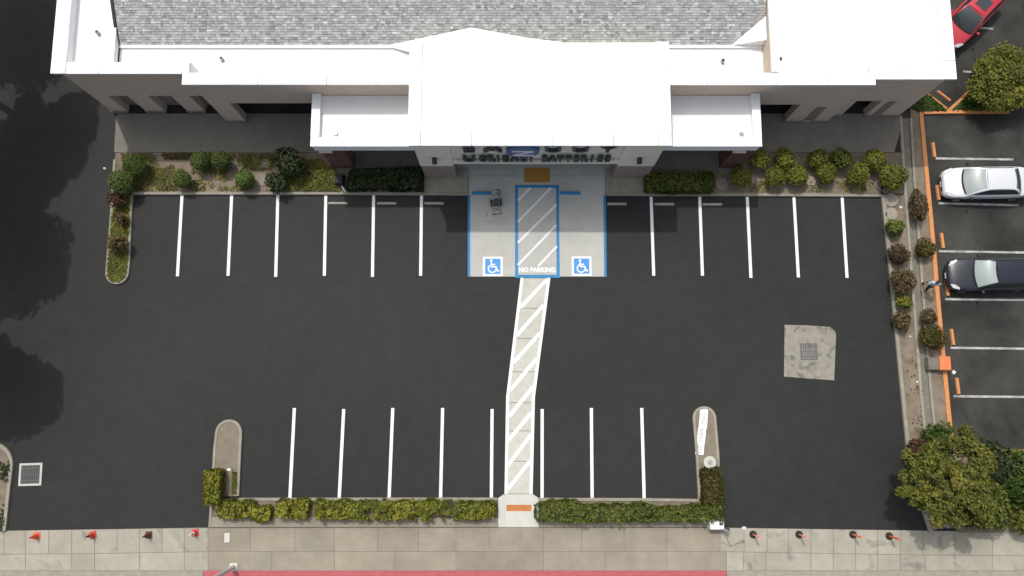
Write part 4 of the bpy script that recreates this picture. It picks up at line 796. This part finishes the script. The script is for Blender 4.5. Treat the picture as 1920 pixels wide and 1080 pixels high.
# trees
def pt(u, v, h): p = at(u, v, h); return (p.x, p.y, p.z)
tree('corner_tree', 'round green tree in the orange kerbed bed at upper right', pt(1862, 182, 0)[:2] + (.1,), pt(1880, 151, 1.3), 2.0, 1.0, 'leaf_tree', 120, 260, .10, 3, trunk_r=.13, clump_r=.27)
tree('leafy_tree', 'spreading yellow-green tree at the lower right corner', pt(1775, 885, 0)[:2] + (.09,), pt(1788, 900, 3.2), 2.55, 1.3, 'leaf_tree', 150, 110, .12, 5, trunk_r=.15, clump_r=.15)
shrub('dark_bush', 'dark green bush right of the spreading tree', 1862, 880, 40, 'leaf_dark', base=.09, lump=.35, leaf=.15); shrub('dark_bush', 'dark wispy bush touching the orange kerb end at lower right', 1852, 846, 22, 'leaf_dark', base=.09, lump=.4, leaf=.13, dens=.7, loose=True)
shrub('dark_bush', 'wide green bush at the right frame edge', 1915, 905, 55, 'leaf_grass', base=.09, lump=.3, leaf=.15, hz=1.2); shrub('dark_bush', 'low dark bush at the foot of the lower right bed', 1840, 950, 48, 'leaf_hedge_dark', base=.09, lump=.3, leaf=.14, hz=.9)
shrub('leafy_bush', 'olive bush at the lower right frame edge above the driveway', 1925, 968, 30, 'leaf_olive', base=.09, lump=.3, leaf=.12)
gT = 'tall street trees left of the lot'
for k, (u, v, h, R, Rz, nc, pr, lb) in enumerate([(92, 262, 9.0, 2.75, 1.7, 60, 300, 'tall tree whose shadow reaches toward the building corner'), (28, 490, 8.5, 3.1, 1.9, 70, 300, 'broad tall tree shading the middle of the left aisle'),
        (10, 735, 8.0, 2.9, 1.7, 60, 300, 'tall tree casting the lowest shadow on the left aisle'), (-20, 330, 9.5, 3.2, 2.0, 70, 280, 'tall tree filling the shade along the left frame edge'), (40, 70, 9.0, 3.2, 1.8, 55, 200, 'thin tall tree shading the aisle left of the roof')]):
    g0 = at(u, v); cx, cy = g0.x + SUNV.x / SUNV.z * h, g0.y + SUNV.y / SUNV.z * h
    tree('street_tree', lb, (min(cx - 1.0, -32.0), cy, 0), (cx, cy, h), R, Rz, 'leaf_tree', nc, pr, .24, 50 + k, gT, clump_r=.32, trunk_r=.25)

# ------------------------------------------------------------------ cars
def make_car(name, label, paint, nose, heading, L=4.55, hood=1.45, wrun=1.0, roof=1.5, rear=.7, W=.89, glass='car_glass', sunroof=False, hz=.92, rz=1.43):
    """nose: world xy of the nose; heading: direction the nose points"""
    cx = nose[0] - math.cos(heading) * L / 2; cy = nose[1] - math.sin(heading) * L / 2
    t = thing(name, label, 'car', (cx, cy, .002), heading); X = L / 2
    cowl = X - hood; wt = cowl - wrun; rt = wt - roof; rb = rt - rear
    st = [(X, .52, .50, .03), (X - .05, .66, .60, .04), (X - .16, .77, .67, .05), (X - .38, .85, .74, .055), (X - .8, W - .01, .82, .055), (cowl + .1, W, hz - .02, .05), (0, W, hz + .02, .02), (rt, W, hz + .04, .02), (rb - .05, W - .01, hz + .05, .04), (-X + .3, W - .06, hz + .02, .045), (-X + .10, W - .14, hz - .08, .04), (-X + .02, W - .22, .72, .03), (-X, .6, .55, .02)]
    V, F = [], []
    for (x, w, zb, cr) in st:
        zb = max(zb, .45); half = [(.80 * w, .22), (.95 * w, .30), (1.0 * w, .50 if zb > .62 else zb * .8), (.985 * w, zb - .07), (.93 * w, zb - .012), (.80 * w, zb + cr * .35), (.42 * w, zb + cr * .85), (0, zb + cr)]
        ring = half + [(-y, z) for y, z in half[-2::-1]]; V += [(x, y, z) for y, z in ring]
    n = 15
    for i in range(len(st) - 1):
        for j in range(n): a = i * n + j; b_ = i * n + (j + 1) % n; F.append([a, b_, b_ + n, a + n])
    F.append(list(range(n))[::-1]); F.append(list(range((len(st) - 1) * n, len(st) * n)))
    b = MB(); b.add(V, [f[::-1] for f in F]); body = b.build('body', paint, t, smooth=True, sub=2, local=True)
    b0, t0 = hz - .02, rz; wb, wtp = W * .90, W * .66
    def fx(v): return cowl + .02 + (wt - cowl) * v
    def rx(v): return rb + (rt - rb) * v
    def wd(v): return wb + (wtp - wb) * v ** .9
    def zz(v): return b0 + (t0 - b0) * (math.sin(v * math.pi / 2) ** .85)
    V, F = [], []; rings = 6; prof = [-1, -.96, -.5, 0, .5, .96, 1]
    for i in range(rings):
        v = i / (rings - 1); w = wd(v); z = zz(v); R_ = [(fx(v) + .13 * (1 - u * u) * (1 - .5 * v), u * w, z) for u in prof]
        R_ += [((fx(v) * (1 - s) + rx(v) * s), w, z) for s in (.25, .5, .75)] + [(rx(v) - .08 * (1 - u * u), u * w, z) for u in prof[::-1]] + [((rx(v) * (1 - s) + fx(v) * s), -w, z) for s in (.25, .5, .75)]; V += R_
    n = 20
    for i in range(rings - 1):
        for j in range(n): F.append([i * n + j, i * n + (j + 1) % n, (i + 1) * n + (j + 1) % n, (i + 1) * n + j])
    b = MB(); b.add(V, F); b.build('pillars', paint, t, smooth=True, local=True)
    # roof panel
    V, F = [], []; nu, nv = 9, 9
    for i in range(nv):
        s = i / (nv - 1)
        for j in range(nu):
            u = -1 + 2 * j / (nu - 1); x = (fx(1) + .065 * (1 - u * u)) * (1 - s) + (rx(1) - .08 * (1 - u * u)) * s; V.append((x, u * wtp, t0 + .045 * (1 - u * u) + .03 * math.sin(math.pi * s)))
    F = [[i * nu + j, i * nu + j + 1, (i + 1) * nu + j + 1, (i + 1) * nu + j] for i in range(nv - 1) for j in range(nu - 1)]
    b = MB(); b.add(V, [f[::-1] for f in F]); roofp = b.build('roof', paint, t, smooth=True, local=True)
    if sunroof: part('sunroof', 'car_glass', roofp, lambda b: b.box(rx(1) + roof * .35, fx(1) - .22, -.36, .36, t0 + .03, t0 + .082), local=True, bevel=.02)
    def patch_(fn, nu=9, nv=7):
        V = [fn(-1 + 2 * j / (nu - 1), i / (nv - 1)) for i in range(nv) for j in range(nu)]; F = [[i * nu + j, i * nu + j + 1, (i + 1) * nu + j + 1, (i + 1) * nu + j] for i in range(nv - 1) for j in range(nu - 1)]; return V, F
    def ws(u, s): v = .04 + .90 * s; w = wd(v) * (.93 - .02 * s); return (fx(v) + .13 * (1 - u * u * .87) * (1 - .5 * v) + .012, u * w, zz(v) + .014)
    b = MB(); V, F = patch_(ws); b.add(V, F); b.build('windshield', glass, t, smooth=True, local=True)
    def rw(u, s): v = .08 + .84 * s; w = wd(v) * (.9 - .02 * s); return (rx(v) - .08 * (1 - u * u * .8) - .012, u * w, zz(v) + .014)
    b = MB(); V, F = patch_(rw); b.add(V, [f[::-1] for f in F]); b.build('rear_window', 'car_glass', t, smooth=True, local=True)
    for sd in (-1, 1):
        def sw_(u, s):
            v = .10 + .78 * s; s2 = (u + 1) / 2; a = fx(v) - .16 - .05 * s; e_ = rx(v) + .12; return (e_ + (a - e_) * s2, sd * (wd(v) + .008), zz(v) + .004)
        b = MB(); V, F = patch_(sw_); b.add(V, F if sd < 0 else [f[::-1] for f in F]); b.build('side_window', 'car_glass', t, smooth=True, local=True)
        mm = part('mirror', paint if paint != 'silver_paint' else 'trim_black', t, lambda b: b.taper(cowl - .30, cowl - .12, sd * (W + .11) - .10, sd * (W + .11) + .10, .92, 1.06, .03, .02), local=True, bevel=.03)
        hl = MB(); hl.add([(X - .09, sd * .50, .66), (X - .20, sd * .74, .70), (X - .52, sd * .845, .775), (X - .50, sd * .72, .805), (X - .28, sd * .55, .765)], [[0, 1, 2, 3, 4] if sd > 0 else [4, 3, 2, 1, 0]]); o = hl.build('headlight', 'lamp_lens', t, local=True); so = o.modifiers.new('s', 'SOLIDIFY'); so.thickness = .04; so.offset = .8
        part('taillight', 'tail_lens', t, lambda b: b.box(-X + .02, -X + .28, sd * (W - .2) - .1, sd * (W - .2) + .1, .74, .9), local=True, bevel=.03)
        for wx in (X - .85, -X + .85):
            w = MB(); A = [i * math.pi / 10 for i in range(20)]; yo, yi = sd * (W + .012), sd * (W - .2)
            w.add([(wx + .31 * math.cos(a), y, .31 + .31 * math.sin(a)) for y in (yi, yo) for a in A], [list(range(20)), list(range(20, 40))[::-1]] + [[i, 20 + i, 20 + (i + 1) % 20, (i + 1) % 20] for i in range(20)]); wh = w.build('wheel', 'black_rubber', t, local=True)
            r = MB(); yo2 = sd * (W + .02); r.add([(wx + .2 * math.cos(a), y, .31 + .2 * math.sin(a)) for y in (yo, yo2) for a in A], [list(range(20)), list(range(20, 40))[::-1]] + [[i, 20 + i, 20 + (i + 1) % 20, (i + 1) % 20] for i in range(20)]); r.build('rim', 'rim', wh, local=True)
    part('grille', 'trim_black', t, lambda b: b.taper(X - .04, X + .015, -.42, .42, .36, .52, .005, .03), local=True, bevel=.01); part('cowl_trim', 'trim_black', t, lambda b: b.strip([(cowl + .04, -W * .78), (cowl + .15, -W * .4), (cowl + .18, 0), (cowl + .15, W * .4), (cowl + .04, W * .78)], .07, hz - .02, hz + .045), local=True)
    part('number_plate', 'white_plastic', t, lambda b: b.box(X + .016, X + .03, -.16, .16, .40, .48), local=True)
    return t
make_car('parked_car', 'silver sedan parked nose to the orange wheel stop', 'silver_paint', at2(1767, 344, .6), math.radians(180 + .5), L=4.85, hood=1.12, wrun=1.02, roof=1.42, rear=.6, W=.90, glass='sky_glare_glass')
make_car('parked_car', 'black sedan parked below the silver one', 'black_paint', at2(1776, 516, .6), math.radians(180 + 1.0), L=4.8, hood=1.45, wrun=.92, roof=1.6, rear=.7, W=.92, glass='sky_glare_glass')
make_car('parked_car', 'red car with sunroof parked diagonally behind the building corner', 'red_car_paint', (25.15, 21.15), math.radians(225), L=4.4, hood=1.25, wrun=.95, roof=1.45, rear=.7, W=.89, sunroof=True)

# ------------------------------------------------------------------ person on the strip
def skin_obj(name, m, parent, nodes, edges, root=0, sub=2):
    me = bpy.data.meshes.new(name); me.from_pydata([n[:3] for n in nodes], edges, []); o = bpy.data.objects.new(name, me); link(o, parent)
    o.modifiers.new('skin', 'SKIN'); sv = me.skin_vertices[0].data
    for i, nd in enumerate(nodes): sv[i].radius = (nd[3], nd[4] if len(nd) > 4 else nd[3]); sv[i].use_root = i == root
    d = o.modifiers.new('sub', 'SUBSURF'); d.levels = sub; d.render_levels = sub; me.materials.append(M[m]); return o
c = at(1730, 538, .1); per = thing('person', 'person in pale blue shirt and dark trousers walking beside the orange kerb', 'person', (c.x, c.y, .088), math.radians(75))
# local: +x forward, y left; mid-stride
bodyN = [(0, 0, .93, .13, .10), (0, 0, 1.15, .13, .10), (0, 0, 1.38, .15, .10), (0, 0, 1.47, .06), (.02, 0, 1.55, .055), (.03, 0, 1.63, .095), (.03, 0, 1.70, .085),
         (0, .19, 1.40, .058), (-.12, .27, 1.16, .045), (-.02, .32, .93, .036), (.03, .33, .85, .035), (0, -.19, 1.40, .058), (.12, -.27, 1.16, .045), (.28, -.30, 1.00, .036), (.35, -.30, .96, .035),
         (.02, .10, .86, .085), (.14, .10, .48, .058), (.16, .10, .10, .042), (.28, .11, .045, .04), (-.02, -.10, .86, .085), (-.06, -.10, .48, .058), (-.26, -.10, .16, .042), (-.18, -.10, .05, .04)]
skin_obj('body', 'skin', per, bodyN, [(0, 1), (1, 2), (2, 3), (3, 4), (4, 5), (5, 6), (2, 7), (7, 8), (8, 9), (9, 10), (2, 11), (11, 12), (12, 13), (13, 14), (0, 15), (15, 16), (16, 17), (17, 18), (0, 19), (19, 20), (20, 21), (21, 22)])
for hy, hx, hzz in ((.33, .04, .83), (-.30, .37, .95)):
    for k in range(5):
        s = -.035 + k * .018; skin_obj('finger', 'skin', per, [(hx - .01, hy + s, hzz + .02, .011), (hx + .03, hy + s * 1.1, hzz - .03, .010), (hx + .04, hy + s * 1.1, hzz - .07 + .006 * abs(k - 2), .008)], [(0, 1), (1, 2)], sub=1)
skin_obj('shirt', 'shirt', per, [(0, 0, .90, .155, .125), (0, 0, 1.15, .155, .125), (0, 0, 1.38, .17, .12), (0, 0, 1.46, .085), (0, .21, 1.40, .082), (-.12, .28, 1.15, .07), (0, -.21, 1.40, .082), (.12, -.28, 1.15, .07)], [(0, 1), (1, 2), (2, 3), (2, 4), (4, 5), (2, 6), (6, 7)])
skin_obj('trousers', 'trousers', per, [(0, 0, .95, .145, .115), (.02, .10, .84, .105), (.14, .10, .48, .08), (.16, .10, .13, .065), (-.02, -.10, .84, .105), (-.06, -.10, .48, .08), (-.26, -.10, .19, .065)], [(0, 1), (1, 2), (2, 3), (0, 4), (4, 5), (5, 6)])
skin_obj('hair', 'hair', per, [(.0, 0, 1.62, .10), (.0, 0, 1.70, .105), (.02, 0, 1.76, .07)], [(0, 1), (1, 2)])
for sx, sy, sz in ((.20, .10, .04), (-.22, -.10, .07)): skin_obj('shoe', 'shoe', per, [(sx - .08, sy, sz, .055), (sx + .06, sy, sz - .005, .052), (sx + .15, sy, sz - .01, .04)], [(0, 1), (1, 2)])
skin_obj('nose', 'skin', per, [(.115, 0, 1.645, .014), (.13, 0, 1.62, .016)], [(0, 1)], sub=1)
for s in (-1, 1): skin_obj('ear', 'skin', per, [(.02, s * .098, 1.66, .018), (.02, s * .10, 1.62, .014)], [(0, 1)], sub=1); skin_obj('eye', 'hair', per, [(.108, s * .035, 1.66, .010), (.11, s * .035, 1.655, .010)], [(0, 1)], sub=1)
skin_obj('mouth', 'cone_dirty', per, [(.108, -.022, 1.585, .008), (.112, 0, 1.583, .009), (.108, .022, 1.585, .008)], [(0, 1), (1, 2)], sub=1)
